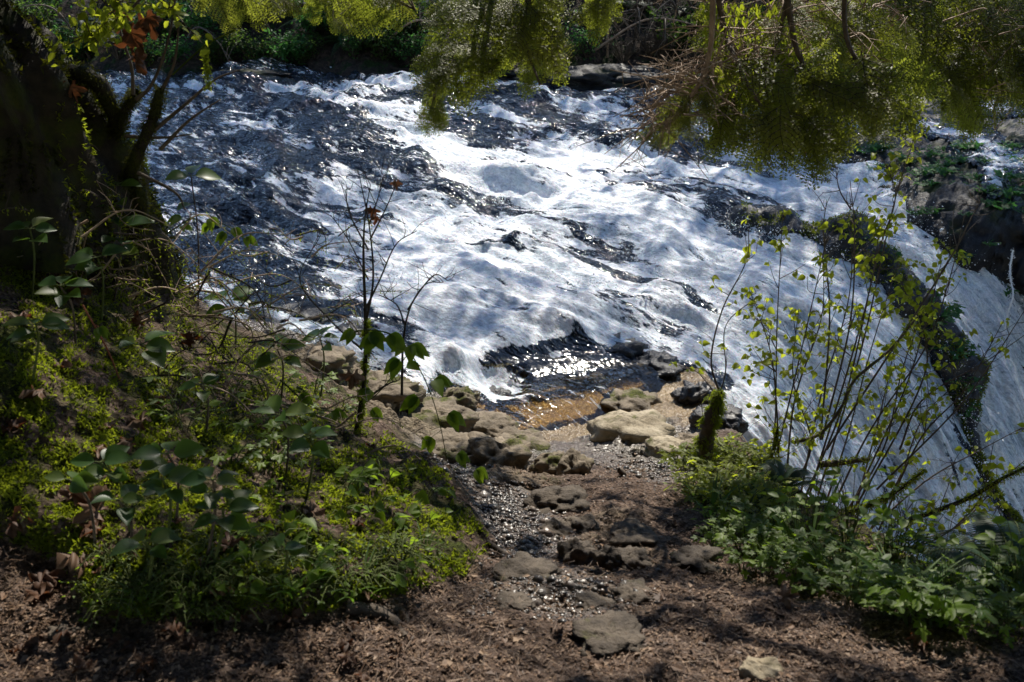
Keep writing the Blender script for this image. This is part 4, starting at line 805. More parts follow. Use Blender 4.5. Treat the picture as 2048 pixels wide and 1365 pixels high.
    return np.vstack([Q, Q2]), np.r_[rad, r.uniform(.06, .10, len(Q2))]
CQ, CRAD = shade_canopy()
def crowns():  # shares the added shade clumps out to the nearest hemlocks
    trunks = [(T_RIGHT, 3.4, 3.4), (T_DARK, 6.2, 8.2), (T_LEFT, -3.6, 2.2)]
    extra = [('hemlock_tree', (-6.3, 7.2, -.6), 'unseen hemlock beyond the mossy tree shading the left rapids'), ('hemlock_tree', (-3.5, 20.0, 2), 'unseen hemlock high on the far bank at left'), ('hemlock_tree', (4.5, 19.0, 2), 'unseen hemlock high on the far bank at right'), ('hemlock_tree', (9.0, 13.5, 0), 'unseen hemlock on the cliff top right of the picture')]
    for nm, b, lb in extra: t = thing(nm, (0, 0, 0), lb, 'tree'); tree_trunk(t, (b[0], b[1], b[2]-.5), (b[0], b[1], 9), .32, .1); trunks.append((t, b[0], b[1]))  # unseen trees that carry the shade clumps
    TX = np.array([(a, b) for _, a, b in trunks]); own = np.linalg.norm(CQ[:, None, :2]-TX[None], axis=2).argmin(1)
    for i, (t, a, b) in enumerate(trunks):
        P = CQ[own == i]
        if not len(P): continue
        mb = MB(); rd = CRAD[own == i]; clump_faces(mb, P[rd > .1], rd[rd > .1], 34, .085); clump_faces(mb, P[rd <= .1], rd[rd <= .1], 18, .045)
        br = MB()
        for p in P[::11]: s0 = np.array([a, b, p[2]-.4]); V, F = tube(curve([s0, (s0+p)/2+np.array([0, 0, .3]), p], 8), np.linspace(.035, .008, 8), 4); br.add(V, F)
        # upper crown above the lowest boughs
        n = 150; zz = rng.uniform(5.5, 12, n); rad = (13.5-zz)/8*1.7*np.sqrt(rng.random(n)); an = rng.uniform(0, 6.3, n); U = np.c_[a+rad*np.cos(an), b+rad*np.sin(an), zz]
        if i == 2:
            n = 420; clump_faces(mb, np.c_[rng.uniform(-8, -2.2, n), rng.uniform(0, 7.5, n), rng.uniform(3.2, 7.5, n)], np.full(n, .4), 26, .16)  # dense unseen clump block added to darken the left trunk
        mb.build('crown', M['shade_canopy'], t); br.build('branch', M['darktwig'], t)
crowns()
mb = MB(); n = 900; clump_faces(mb, np.c_[rng.uniform(-6, 6, n), rng.uniform(-6, 3.2, n), rng.uniform(4.2, 7.5, n)], np.full(n, .45), 26, .17); mb.build('crown', M['shade_canopy'], T_MID)  # dense leaf layer added overhead to keep skylight off the near ground
def backdrop_trees():
    """tall trees up the far slope and behind the path; they shade the bank and close off the sky"""
    proto = thing('conifer_tree', (0, 0, 0), 'dark conifer standing up the far slope', 'tree', 'dark conifers of the surrounding forest'); tree_trunk(proto, (0, 0, -1), (0, 0, 15), .3, .06)
    mb = MB(); n = 620; zz = rng.uniform(2.0, 15, n); rad = (16-zz)/14*2.6*np.sqrt(rng.random(n)); an = rng.uniform(0, 6.3, n); clump_faces(mb, np.c_[rad*np.cos(an), rad*np.sin(an), zz], np.full(n, .6), 16, .34); mb.build('crown', M['shade_canopy'], proto)
    L = [(-9, 19), (-6.2, 21.5), (-3, 23), (-.5, 20.8), (2, 23.5), (4.6, 21.2), (7.2, 23), (9.5, 19.5), (12, 17), (-12, 17), (0, 27), (-5, 27), (5.5, 27), (-9, 13), (-9.5, 9), (11, 12), (12, 8), (-7, -1), (-4, -4), (-1, -5.5), (2.5, -5), (5.5, -3.5), (8, 0), (9, 4), (-8.5, 4), (-1.5, -2.6), (1.2, -3), (4, -1.5), (-4.2, -1)]
    for i, (x, y) in enumerate(L):
        z = float(bank_z(np.array([x]), np.array([y]))[0])-.2 if y > 15.5 else 0
        if y > 7: y += 4; z += .42*4*(y > 19)
        if i == 0: proto.location = (x, y, z); proto.scale = (.35,)*3
        else: o = link_copy(proto, (x, y, z), i*1.7, (.22 if y > 7 else .8)+.25*((i*37 % 10)/10)); 
        if y < 15.5 and i: o['label'] = 'dark conifer of the forest around the path'; o['group'] = 'conifers outside the view'
backdrop_trees()
# ------------------------------------------------------------------ mossy tree at the left edge
def moss_on(mb, V, Nn, n, s=(.012, .03), down=.3, tone=(.2, .8), sel=None):
    i = rng.integers(0, len(V), n) if sel is None else sel[rng.integers(0, len(sel), n)]; P = V[i]+rng.normal(size=(n, 3))*.006; T, F = leaf_template(.4, .3, .5, 3, .7)
    d = Nn[i]+rng.normal(size=(n, 3))*.5+np.array([0, 0, -down]); scatter(mb, T, F, P, rotmats(d, rng.normal(size=(n, 3))), rng.uniform(*s, n), rnd=rng.uniform(*tone, n))
def limb(pts, r, n=30, sides=12, bump=.35, seed=1):
    c = curve(pts, n); rr = np.interp(np.linspace(0, 1, n), np.linspace(0, 1, len(r)), r); V, F = tube(c, rr, sides, bump, seed); return V, F, norm(V-np.repeat(c, sides, 0)), c
def strands(mb, pts, n, L=(.04, .16), r_=rng):
    for p in pts[rng.integers(0, len(pts), n)]:
        l = rng.uniform(*L); k = max(3, int(l/.012)); t = np.linspace(0, 1, k); q3 = p+np.c_[.015*np.sin(t*5+p[0]*90)*t, .01*t*rng.normal(), -l*t]; T, F = leaf_template(.5, .3, .3, 3, .8)
        scatter(mb, T, F, q3, rotmats(rng.normal(size=(k, 3))*.7+np.array([0, 0, -1.]), rng.normal(size=(k, 3))), .013*(1.15-t), rnd=np.full(k, .7)+rng.normal(size=k)*.1)
def left_tree():
    t = thing('mossy_tree', (-2.55, 4.7, 0), 'big dark moss covered tree trunk with flared roots at the left edge', 'tree'); t.location = (0, 0, 0)
    mb = MB(); ms = MB()
    parts = [([(-2.6, 4.65, -.5), (-2.62, 4.65, .2), (-2.62, 4.7, .9), (-2.6, 4.75, 1.8), (-2.6, 4.8, 4), (-2.7, 5, 9)], [.9, .7, .56, .5, .47, .3], 90, 48),
             ([at_y(10, 60, 4.65), at_y(50, 150, 4.6), at_y(100, 260, 4.55), at_y(165, 400, 4.6), at_y(225, 560, 4.7), at_y(270, 700, 4.8)], [.1, .15, .22, .25, .25, .25], 60, 36),
             ([at_y(100, 210, 4.7), at_y(190, 330, 4.75), at_y(260, 460, 4.85), at_y(320, 590, 4.95), at_y(350, 680, 5.0)], [.06, .12, .12, .08, .1], 50, 26),
             ([at_y(-60, 60, 4.3), at_y(30, 180, 4.25), at_y(60, 330, 4.25), at_y(70, 520, 4.2)], [.16, .17, .2, .3], 50, 26)]
    VV = []; NN = []
    for i, (p, r, n, sd) in enumerate(parts):
        V, F, Nn, c = limb(p, r, n, sd, .28, 7+i)
        a = np.arctan2(Nn[:, 1], Nn[:, 0]); V = V+Nn*(.045*np.sin(a*6+V[:, 2]*2+2*noise3(V*2))+.06*fbm3(V*np.array([7, 7, 2]), 4, i, .6))[:, None]; mb.add(V, F); VV.append(V); NN.append(Nn)
    mb.build('trunk', M['trunk'], t); V = np.concatenate(VV); Nn = np.concatenate(NN); dens = fbm3(V*3.5, 3, 66); sel = np.where((dens > -.02) & (V[:, 2] < 2.2))[0]
    moss_on(ms, V, Nn, 26000, (.012, .032), .3, (.0, .75), sel); ms.build('trunk_moss', M['trunkmoss'], t); tx, ty = proj(V[:, 0], V[:, 1], V[:, 2]); fs = np.where((Nn@SUND > -.25) & (V[:, 2] < 2.3) & (noise3(V*4, 3) > -.1) & (V[:, 1] < 5))[0]; m3 = MB(); moss_on(m3, V, Nn, 5000, (.012, .03), .2, (.4, 1.), fs); m3.build('sun_tinted_moss', M['moss'], t)  # brighter moss colour on sun-facing bark paints in the lit streaks
    L = [([at_y(115, 150, 4.5), at_y(160, 148, 4.45), at_y(198, 170, 4.45), at_y(222, 215, 4.5), at_y(238, 262, 4.55)], [.03, .036, .034, .03, .03]),
         ([at_y(236, 270, 4.55), at_y(246, 230, 4.5), at_y(262, 200, 4.5), at_y(272, 185, 4.45)], [.02, .019, .018, .016]),
         ([at_y(258, 360, 4.5), at_y(278, 305, 4.4), at_y(305, 240, 4.4), at_y(322, 178, 4.4)], [.03, .026, .022, .018]),
         ([at_y(272, 470, 4.5), at_y(282, 400, 4.45), at_y(262, 340, 4.5)], [.036, .03, .024])]
    for i, (p, r) in enumerate(L):
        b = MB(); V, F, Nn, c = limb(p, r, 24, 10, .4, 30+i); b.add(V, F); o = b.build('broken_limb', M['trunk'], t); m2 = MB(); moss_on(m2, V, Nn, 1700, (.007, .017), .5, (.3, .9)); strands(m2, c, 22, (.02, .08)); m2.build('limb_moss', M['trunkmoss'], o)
    b = MB()
    for p in ([(250, 272), (300, 276), (345, 274), (385, 268)], [(266, 190), (262, 130), (240, 60), (230, -40)], [(272, 200), (300, 175), (325, 120), (345, 40), (352, -40)], [(310, 260), (370, 210), (430, 160), (480, 140)], [(320, 300), (380, 240), (440, 200)], [(325, 180), (350, 120), (360, 20)], [(100, 430), (140, 350), (175, 292), (200, 302)], [(275, 345), (350, 385), (370, 420)]):
        V, F = tube(curve([at_y(a, c_, 4.4) for a, c_ in p], 22), np.linspace(.009, .0025, 22), 5); b.add(V, F)
    b.build('twig', M['twig'], t)
left_tree()
def deciduous_sprig(root, pts, y0, nl, leafsz, seed, m='shrub_leaf', r0=.006, twigs=6, tl=.2):
    r = np.random.default_rng(seed); st = MB(); lf = MB(); c = curve([at_y(a, b, y0) for a, b in pts], 24); V, F = tube(c, np.linspace(r0, .002, 24), 5); st.add(V, F); P = [c[12:]]
    for k in range(twigs): b = c[r.integers(6, 23)]; d = rand_unit(1)[0]*tl*np.array([1, .6, .7]); c2 = curve([b, b+d*.5, b+d], 7); V, F = tube(c2, np.linspace(.003, .001, 7), 3); st.add(V, F); P.append(c2)
    P = np.concatenate(P); q3 = P[r.integers(0, len(P), nl)]+r.normal(size=(nl, 3))*.02; scatter(lf, *SMALL, q3, rotmats(r.normal(size=(nl, 3))+np.array([0, 0, -.5]), r.normal(size=(nl, 3))*.7+np.array([0, -.4, .7])), leafsz*r.uniform(.7, 1.3, nl)); lf.build('leaves', M[m], root); st.build('stem', M['twig'], root)
for i, (pts, y0, n, lb) in enumerate([([(330, -60), (260, 20), (200, 60), (145, 78)], 3.9, 150, 'yellow green leafy twig hanging in at the top left corner'), ([(200, -70), (230, -10), (215, 50), (170, 85)], 4.0, 130, 'second yellow green twig beside the withered brown leaves at top left'), ([(340, -60), (350, 5), (330, 20)], 3.9, 50, 'small green twig end right of the withered leaves at top')]):
    o = thing('leafy_twig', (0, 0, 0), lb, 'branch'); deciduous_sprig(o, pts, y0, n, .035, 300+i)

# ------------------------------------------------------------------ withered brown leaves
ML = [maple_leaf(i, .28) for i in range(5)]
def dead_leaf(P, size, d, up, label, group=None, seed=0):
    mb = MB(); V, F = ML[seed % 5]; size *= .68; scatter(mb, V*np.array([1, 1, 1.5]), F, [[0, 0, 0]], rotmats(np.array([d], float), np.array([up], float)), size, rnd=np.array([((seed*.37) % 1)])); o = mb.build('dead_leaf', M['dead']); o.location = P; return tag(o, label, 'dead leaf', group)
HANG = [(255, 60, .17, 'largest withered brown leaf of the curled bunch at top left'), (290, 30, .14, 'withered brown leaf curled above the large one at top left'), (235, 20, .13, 'withered leaf at the top left edge of the brown bunch'), (270, 100, .14, 'dark curled leaf hanging lowest in the brown bunch'), (140, 168, .13, 'rust brown leaf hanging against the mossy trunk'), (792, 362, .06, 'orange brown leaf at the top of the bare sapling'), (745, 415, .075, 'brown crumpled leaf caught low in the bare sapling'), (752, 432, .06, 'dark withered leaf under the crumpled one in the bare sapling'), (705, 745, .12, 'brown leaf hanging behind the bare sapling stem'), (820, 940, .13, 'reddish brown leaf hanging at the edge of the mossy bank')]
for i, (px, py, s_, lb) in enumerate(HANG): dead_leaf(at_y(px, py, 4.2 if py < 200 else (4.15 if py < 500 else 3.9)), s_, (rng.normal()*.3, -.1, -1), (rng.normal()*.4, -1, .3), lb, None, i)
FALL = [(210, 1040, .17, 'large reddish brown leaf propped on the moss at lower left'), (150, 1010, .1, 'pale curled leaf left of the large reddish one'), (200, 1075, .1, 'orange leaf lying under the round salal leaves'), (160, 1125, .13, 'brown leaf at the foot of the mossy bank, left'), (75, 1180, .11, 'brown leaf on the litter at the left edge'), (85, 1205, .11, 'dark folded leaf just below another on the left litter'), (290, 860, .13, 'orange brown leaf standing in the moss beside the red bramble cane'), (305, 815, .1, 'small orange leaf above the big one beside the red cane'), (285, 655, .1, 'pinkish curled leaf under the dead twigs'), (370, 690, .11, 'brown leaf behind the moss hung twigs'), (120, 745, .09, 'tan leaf on the dark moss at left'), (90, 800, .1, 'brown leaf half sunk in moss at left'), (30, 870, .1, 'dark leaf at the left edge on moss'), (40, 650, .09, 'orange leaf at the left edge under the trunk'), (620, 1040, .1, 'brown leaf standing upright among the heart shaped plants'), (140, 1000, .07, 'small pink tinted leaf on the lit moss'), (330, 945, .09, 'orange leaf behind the dark salal sprig'), (440, 640, .09, 'brown leaf under the mossy branch'), (460, 1110, .09, 'flat brown leaf low on the moss'), (430, 1195, .08, 'brown leaf on the ivy-like ground cover'), (585, 1255, .08, 'brown folded leaf below the mossy bank'), (480, 1250, .09, 'tan leaf on the litter below the mossy bank'), (265, 900, .08, 'rust leaf beside the lowest bramble leaves'), (20, 1060, .1, 'dark brown leaf in the lower left shade'), (345, 1265, .08, 'tan leaf lying on the bottom left litter'), (1560, 1210, .08, 'brown leaf at the edge of the right hand plants'), (1830, 1290, .08, 'long brown leaf on the litter at lower right'), (100, 570, .11, 'rust brown leaf among the salal leaves near the trunk'), (140, 600, .12, 'orange leaf hanging below the four round salal leaves'), (1260, 1075, .05, 'small orange leaf on the path ledge')]
for i, (px, py, s_, lb) in enumerate(FALL):
    P = G(px, py)+np.array([0, 0, .025]); dead_leaf(P, s_, (rng.normal(), rng.normal(), .15), (rng.normal()*.5, -.5+rng.normal()*.4, 1), lb, None, i+2)
for i in range(34):
    px, py = (rng.uniform(0, 900), rng.uniform(1225, 1360)) if i < 20 else (rng.uniform(50, 800), rng.uniform(700, 1200)); dead_leaf(G(px, py)+np.array([0, 0, .012]), rng.uniform(.04, .075), (rng.normal(), rng.normal(), .1), (rng.normal()*.3, rng.normal()*.3, 1), place_label('small fallen brown leaf', G(px, py)), 'small fallen leaves on the path litter' if i < 20 else 'small fallen leaves on the moss', i)

# ------------------------------------------------------------------ salal sprigs
def salal(px, py, bx, by, n, sz, label, seed, lift=.0, bright=False):
    r = np.random.default_rng(seed); B = G(bx, by); P = at_y(px, py, B[1]-.05-lift); t = thing('salal_plant', tuple(B), label, 'plant'); st = MB(); c = curve([(0, 0, -.03), (P-B)*.5+np.array([.02, 0, .03]), P-B], 14); V, F = tube(c, np.linspace(.0045, .003, 14), 5); st.add(V, F); st.build('stem', M['green_stem' if seed % 2 else 'twig'], t)
    s = sz/mpx(P)
    for i in range(n):
        a = 2*np.pi*i/n+r.normal()*.35; k = min(13, 13-(i//4)*3); b = c[k]; d = np.array([math.cos(a), math.sin(a)*.8, r.uniform(-.1, .35)]); mb = MB(); pet = b+d*.2*s; V, F = tube(np.array([b, pet]), [.0018, .0015], 4); mb.add(V, F, 1); up = np.array([r.normal()*.3, -.45+r.normal()*.25, 1.]); T, FF = leaf_template(.68, .18, .22, 9, .8)
        scatter(mb, T, FF, [pet], rotmats(np.array([d]), up[None]), s*r.uniform(.8, 1.15), rnd=np.array([r.random()])); mb.build('leaf', [M['salal'], M['green_stem']], t)
SAL = [(232, 372, 215, 560, 4, 62, 'salal sprig with round pale leaves highest beside the trunk'), (150, 405, 170, 560, 4, 58, 'salal sprig with drooping yellowing leaf left of the highest sprig'), (240, 455, 225, 600, 6, 64, 'salal sprig with many leaves in the middle of the trunk base'), (195, 515, 200, 640, 5, 60, 'salal sprig with bright lit leaf under the many leaved one'), (120, 572, 150, 690, 5, 68, 'salal sprig with broad grey green leaves at left'), (72, 650, 60, 760, 4, 66, 'salal sprig with pale leaves at the far left over moss'), (382, 352, 395, 620, 4, 58, 'salal sprig with yellow lit leaf in front of the rapids'), (60, 458, 60, 600, 4, 60, 'salal sprig leaning at the left edge under the trunk'), (280, 690, 320, 760, 2, 76, 'salal sprig with long glossy leaves among dead twigs'), (455, 600, 470, 700, 5, 60, 'salal sprig with bright leaves against the white water'), (335, 908, 350, 1040, 3, 80, 'salal sprig with big dark leaves above the lit moss'), (200, 925, 260, 1060, 5, 66, 'salal sprig with grey leaves above the large reddish leaf'), (140, 960, 190, 1090, 3, 62, 'salal sprig with leaves leaning left over the moss'), (325, 960, 330, 1090, 6, 66, 'dark dense salal sprig in the middle of the lower left'), (425, 960, 410, 1110, 4, 64, 'salal sprig with dark leaves right of the dense one'), (290, 1085, 290, 1180, 5, 70, 'lowest salal sprig with round veined leaves above brown leaves'), (235, 1000, 260, 1110, 3, 60, 'shaded salal sprig between the grey leaved and the lowest sprigs'), (445, 1020, 420, 1130, 4, 72, 'salal sprig with a long pointed leaf over yellow moss'), (560, 830, 570, 950, 3, 66, 'salal sprig with a big curled leaf left of the bare sapling'), (620, 870, 610, 990, 4, 60, 'salal sprig with blurred leaves beside the sapling base'), (555, 700, 560, 800, 5, 58, 'salal sprig with blue grey leaves over the brown ledge'), (640, 675, 640, 790, 4, 46, 'small salal sprig in front of the wet black rock'), (400, 770, 410, 860, 3, 48, 'small few leaved sprig below the hanging moss'), (560, 1100, 560, 1160, 3, 52, 'low salal sprig in the shaded lower moss')]
for i, a in enumerate(SAL): salal(a[0], a[1], a[2], a[3], a[4]+1+i % 3, a[5]*.82, a[6], seed=400+i)

# ------------------------------------------------------------------ small ground plants
VL = [vine_leaf(i, .12) for i in range(4)]
def heart_leaf(): return leaf_template(.95, .2, .25, 6, .55)
def herb_proto(seed, name, label, group, ns, sz, h, tmpl, m, spread=.1):
    r = np.random.default_rng(seed); t = thing(name, (0, 0, 0), label, 'plant', group); st = MB(); lf = MB(); tips = []; dd = []
    for i in range(ns):
        a = r.uniform(0, 6.3); rad = spread*np.sqrt(r.random()); e = np.array([rad*math.cos(a), rad*math.sin(a), h*r.uniform(.5, 1.1)]); V, F = tube(curve([(0, 0, -.02), e*.5+np.array([0, 0, .02]), e], 6), np.linspace(.002, .0012, 6), 3); st.add(V, F); tips.append(e); dd.append([math.cos(a), math.sin(a), .0])
        if r.random() < .5: tips.append(e*.7); dd.append([-math.sin(a), math.cos(a), .1])
    tips = np.array(tips); dd = np.array(dd); n = len(tips)
    scatter(lf, tmpl[0], tmpl[1], tips, rotmats(dd+r.normal(size=dd.shape)*.3, r.normal(size=dd.shape)*.3+np.array([0, -.25, 1])), sz*r.uniform(.6, 1.3, n)); lf.build('leaves', M[m], t); st.build('stems', M['green_stem'], t); return t
def spread_copies(proto, pts, sc=(.7, 1.3), rename=None):
    used = False
    for i, (px, py) in enumerate(pts):
        P = G(px, py); s = rng.uniform(*sc)
        if P[1] > 7.5 or P[2] < -1.0: continue
        nm = place_label((rename or proto.name.replace('_', ' ')), P)
        if not used: proto.location = P; used = True; proto['label'] = nm
        else: link_copy(proto, P, rng.uniform(0, 6.3), s, nm)
def pts_in(poly, n, seed): return in_poly(poly, n, np.random.default_rng(seed))
RP = [(1400, 1080), (1500, 1060), (1620, 1100), (1750, 1130), (1900, 1190), (2048, 1240), (2120, 1290), (2000, 1290), (1800, 1250), (1600, 1190), (1450, 1130)]
RN_ = [(1340, 930), (1420, 900), (1520, 930), (1560, 1000), (1520, 1050), (1420, 1030), (1370, 980)]
spread_copies(herb_proto(1, 'leafy_herb', 'low leafy green herb in the thick growth along the right of the path', 'leafy herbs along the right of the path', 9, .036, .11, VL[0], 'plant_leaf', .1), pts_in(RP, 52, 1), (.6, 1.1))
spread_copies(herb_proto(2, 'broad_leaf_herb', 'broad leaved herb among the right hand growth', 'broad leaved herbs at right', 6, .06, .14, VL[1], 'plant_leaf', .1), pts_in(RP, 16, 2), (.6, 1.2))
spread_copies(herb_proto(3, 'small_herb', 'small sunlit herb at the foot of the mossy stump', 'sunlit herbs around the mossy stump', 12, .03, .07, VL[2], 'shrub_leaf', .09), pts_in(RN_, 55, 3), (.7, 1.3), 'small sunlit herb')
spread_copies(herb_proto(4, 'tall_herb', 'tall stemmed herb with pointed leaves right of the path', 'tall stemmed herbs at right', 8, .042, .24, SMALL, 'plant_leaf', .08), pts_in([(1480, 1000), (1580, 1000), (1700, 1080), (1900, 1160), (2060, 1230), (1900, 1240), (1600, 1140)], 22, 4), (.6, 1.1))
spread_copies(herb_proto(5, 'heart_leaf_herb', 'heart leaved herb growing through the moss of the left bank', 'heart leaved herbs on the mossy bank', 3, .042, .05, heart_leaf(), 'plant_leaf', .08), pts_in([(500, 900), (820, 950), (960, 1080), (760, 1180), (560, 1200), (400, 1180), (480, 1020)], 26, 5))
spread_copies(herb_proto(6, 'clover_herb', 'tiny round leaved herb low on the left bank', 'tiny round leaved herbs on the left bank', 13, .012, .018, heart_leaf(), 'plant_leaf', .09), pts_in([(200, 1090), (560, 1080), (900, 1100), (760, 1180), (560, 1220), (350, 1240), (180, 1210)], 75, 6))
spread_copies(herb_proto(7, 'trailing_herb', 'three leaved trailing plant on the upper mossy bank', 'trailing plants on the upper mossy bank', 5, .04, .09, VL[3], 'plant_leaf', .1), pts_in([(330, 740), (640, 760), (760, 900), (560, 960), (330, 900)], 22, 7))
def grass_proto(seed, label, group, n, L):
    r = np.random.default_rng(seed); mb = MB(); a = r.uniform(0, 6.3, n); P = np.c_[np.cos(a), np.sin(a), np.zeros(n)]*.04*r.random((n, 1)); scatter(mb, *BLADE, P, rotmats(np.c_[np.cos(a)*.4, np.sin(a)*.4, np.ones(n)], np.c_[-np.cos(a), -np.sin(a), .3*np.ones(n)]), L*r.uniform(.5, 1.2, n)); o = mb.build('grass_tuft', M['grass']); return tag(o, label, 'grass', group)
def spread_simple(o, pts, sc=(.7, 1.2)):
    for i, (px, py) in enumerate(pts):
        P = G(px, py)
        if i == 0: o.location = P; base = o['label'].split(' at ')[0].split(' on ')[0]; o['label'] = place_label(base, P)
        else: c = o.copy(); C.objects.link(c); c.location = P; c['label'] = place_label(base, P); c.rotation_euler = (0, 0, rng.uniform(0, 6)); s = rng.uniform(*sc); c.scale = (s, s, s)
spread_simple(grass_proto(1, 'bright green grass tuft at the right edge of the path', 'grass tufts right of the path', 12, .11), pts_in([(1380, 990), (1450, 960), (1560, 1010), (1520, 1050), (1400, 1030)], 9, 11))
spread_simple(grass_proto(2, 'drooping grass tuft at the lower right plants', 'drooping grass tufts at lower right', 9, .2), [(1800, 1215), (1812, 1222), (1700, 1170), (2030, 1240), (1620, 1120), (1960, 1225)])
spread_simple(grass_proto(3, 'small grass tuft on the left mossy bank', 'grass tufts on the left bank', 12, .09), [(560, 1205), (600, 1180), (720, 1190), (300, 1200), (850, 1100)])

# ------------------------------------------------------------------ sword ferns
for i, (px, py, L, nf, az, lb) in enumerate([(1610, 975, .58, 12, (-.6, 3.2), 'dark sword fern leaning over the falls beside the mossy stump'), (2035, 1212, .5, 13, (.4, 3.6), 'dark sword fern at the right edge above the falls'), (1560, 985, .3, 7, (0, 3), 'small sword fern behind the tall herbs'), (1420, 1250-330, .14, 6, (0, 6.3), 'tiny fern by the shallow water right of the path')]):
    P = G(px, py); f = thing('sword_fern', tuple(P), lb, 'fern'); fern_parts(500+i, f, L, nf, 1., (.5, 1.15), az)

# ------------------------------------------------------------------ shrubs in front of the falls
def cluster_leaves(mb, tips, r, n=3, sz=.045, droop=.7):
    P = np.repeat(tips, n, 0); m_ = len(P); d = r.normal(size=(m_, 3))*np.array([1, .8, .35])+np.array([0, 0, -droop*.35]); scatter(mb, *SMALL_, P+norm(d)*.008, rotmats(d, r.normal(size=(m_, 3))*.4+np.array([0, -.5, .8])), sz*r.uniform(.55, 1.15, m_))
SMALL_ = leaf_template(.78, .22, .45, 6, .75)
def shrub(name, label, base, stems, seed, y0=4.9, leaf=1.0, tw=6, bark='twig', lsz=.034, dy=.15, moss=0):
    r = np.random.default_rng(seed); t = thing(name, (0, 0, 0), label, 'shrub'); lf = MB(); ms = MB()
    for pts in stems:
        yy = y0+r.uniform(-dy, dy); c = curve([at_y(a+r.normal()*3, b, yy+.05*i) for i, (a, b) in enumerate(pts)], 36); L = np.linalg.norm(np.diff(c, axis=0), axis=1).sum(); st = MB(); V, F = tube(c, np.linspace((.0055 if L > .7 else .004), .0014, 36), 6); st.add(V, F); tips = [c[-1]]
        n = max(3, int(L*tw*2.6))
        for k in range(n):
            j = r.integers(8, 35); b = c[j]; Td = norm(c[min(j+1, 35)]-c[j-1]); d = norm(Td*.9+r.normal(size=3)*np.array([.8, .6, .5])); l = r.uniform(.05, .26)*(1.1-j/50); c2 = curve([b, b+d*l*.5+r.normal(size=3)*.01, b+d*l+np.array([0, 0, .01])], 8); V, F = tube(c2, np.linspace(.0024, .0009, 8), 3); st.add(V, F); tips += [c2[-1], c2[4]] if r.random() < .6 else [c2[-1]]
            if l > .14:
                for q4 in range(2): b2 = c2[r.integers(2, 7)]; e2 = b2+norm(d+r.normal(size=3)*.8)*l*.4; V, F = tube(np.array([b2, (b2+e2)/2+r.normal(size=3)*.004, e2]), [.0014, .001, .0008], 3); st.add(V, F); tips.append(e2)
        st.build('stem', M[bark], t); tips = np.array(tips); keep = r.random(len(tips)) < .8*leaf
        if keep.any(): cluster_leaves(lf, tips[keep], r, 3, lsz)
        if moss: moss_on(ms, c, norm(r.normal(size=c.shape)), int(moss), (.008, .022), .6, (.3, .9)); 
    if lf.n: lf.build('leaves', M['shrub_leaf'], t)
    if ms.n: ms.build('stem_moss', M['moss'], t)
    return t
shrub('leafy_shrub', 'young leafy shrub of thin upright stems left in the thicket before the falls', None, [[(1500, 1070), (1545, 900), (1558, 650), (1563, 425)], [(1530, 1010), (1560, 870), (1610, 650), (1655, 455)], [(1570, 980), (1590, 800), (1640, 640), (1650, 520)], [(1560, 1010), (1550, 820), (1540, 700), (1500, 580)], [(1600, 960), (1620, 880), (1590, 760), (1600, 620)]], 1, 4.7)
shrub('leafy_shrub', 'tallest leafy shrub reaching above the dark ridge in the thicket', None, [[(1610, 1000), (1690, 800), (1760, 520), (1785, 400), (1770, 330)], [(1620, 990), (1700, 720), (1745, 560), (1765, 440)], [(1640, 990), (1720, 700), (1780, 420), (1830, 270)], [(1600, 980), (1640, 800), (1690, 600), (1700, 440)], [(1650, 1000), (1690, 880), (1740, 690), (1800, 520)]], 2, 4.9, .9)
shrub('leafy_shrub', 'leafy shrub leaning right across the ridge in the thicket', None, [[(1670, 1020), (1740, 860), (1850, 700), (1900, 560), (1930, 430)], [(1690, 1040), (1800, 800), (1850, 650), (1880, 520)], [(1700, 1040), (1830, 790), (1850, 680), (1800, 560)], [(1680, 1040), (1760, 900), (1800, 740), (1850, 610)], [(1700, 1050), (1760, 830), (1790, 680)]], 3, 5.0, .9)
shrub('leafy_shrub', 'low spreading leafy shrub at the lower right before the falls', None, [[(1740, 1060), (1850, 960), (1960, 900), (2060, 850)], [(1760, 1060), (1840, 880), (1930, 780), (2010, 640)], [(1750, 1090), (1900, 1060), (2000, 960), (2080, 900)], [(1760, 1100), (1870, 1080), (1960, 1000), (1990, 880)], [(1780, 1120), (1900, 1130), (2020, 1080)], [(1740, 1060), (1800, 950), (1850, 830), (1950, 740)]], 4, 4.8, .75)
shrub('leafy_shrub', 'small leafy shrub of the lowest right corner thicket', None, [[(1820, 1150), (1870, 1040), (1900, 960)], [(1850, 1170), (1950, 1080), (2000, 1010)], [(1900, 1190), (1960, 1130), (2040, 1100)], [(1700, 1110), (1780, 1060), (1830, 1000)], [(1780, 1130), (1800, 1060), (1790, 960)]], 5, 4.3, .8)
shrub('leafy_shoot', 'two thin leafy shoots rising from the top of the mossy stump', None, [[(1435, 790), (1430, 720), (1445, 620), (1490, 520), (1492, 440)], [(1436, 790), (1456, 740), (1455, 650), (1520, 590)], [(1437, 795), (1400, 750), (1375, 735)]], 6, 4.75, 1., 4, lsz=.036)
shrub('bare_shrub', 'thin leafless shrub with pale twigs before the dark cliff', None, [[(1640, 880), (1660, 640), (1650, 470), (1655, 400)], [(1640, 880), (1700, 650), (1706, 470), (1700, 360)], [(1650, 900), (1870, 560), (1940, 440), (1960, 400)], [(1800, 900), (1850, 800), (1980, 720), (2060, 660)], [(1750, 980), (1930, 800), (2060, 600)], [(1390, 1000), (1398, 860), (1395, 760)], [(1700, 420), (1680, 380), (1665, 330)]], 7, 4.85, .06, 4)
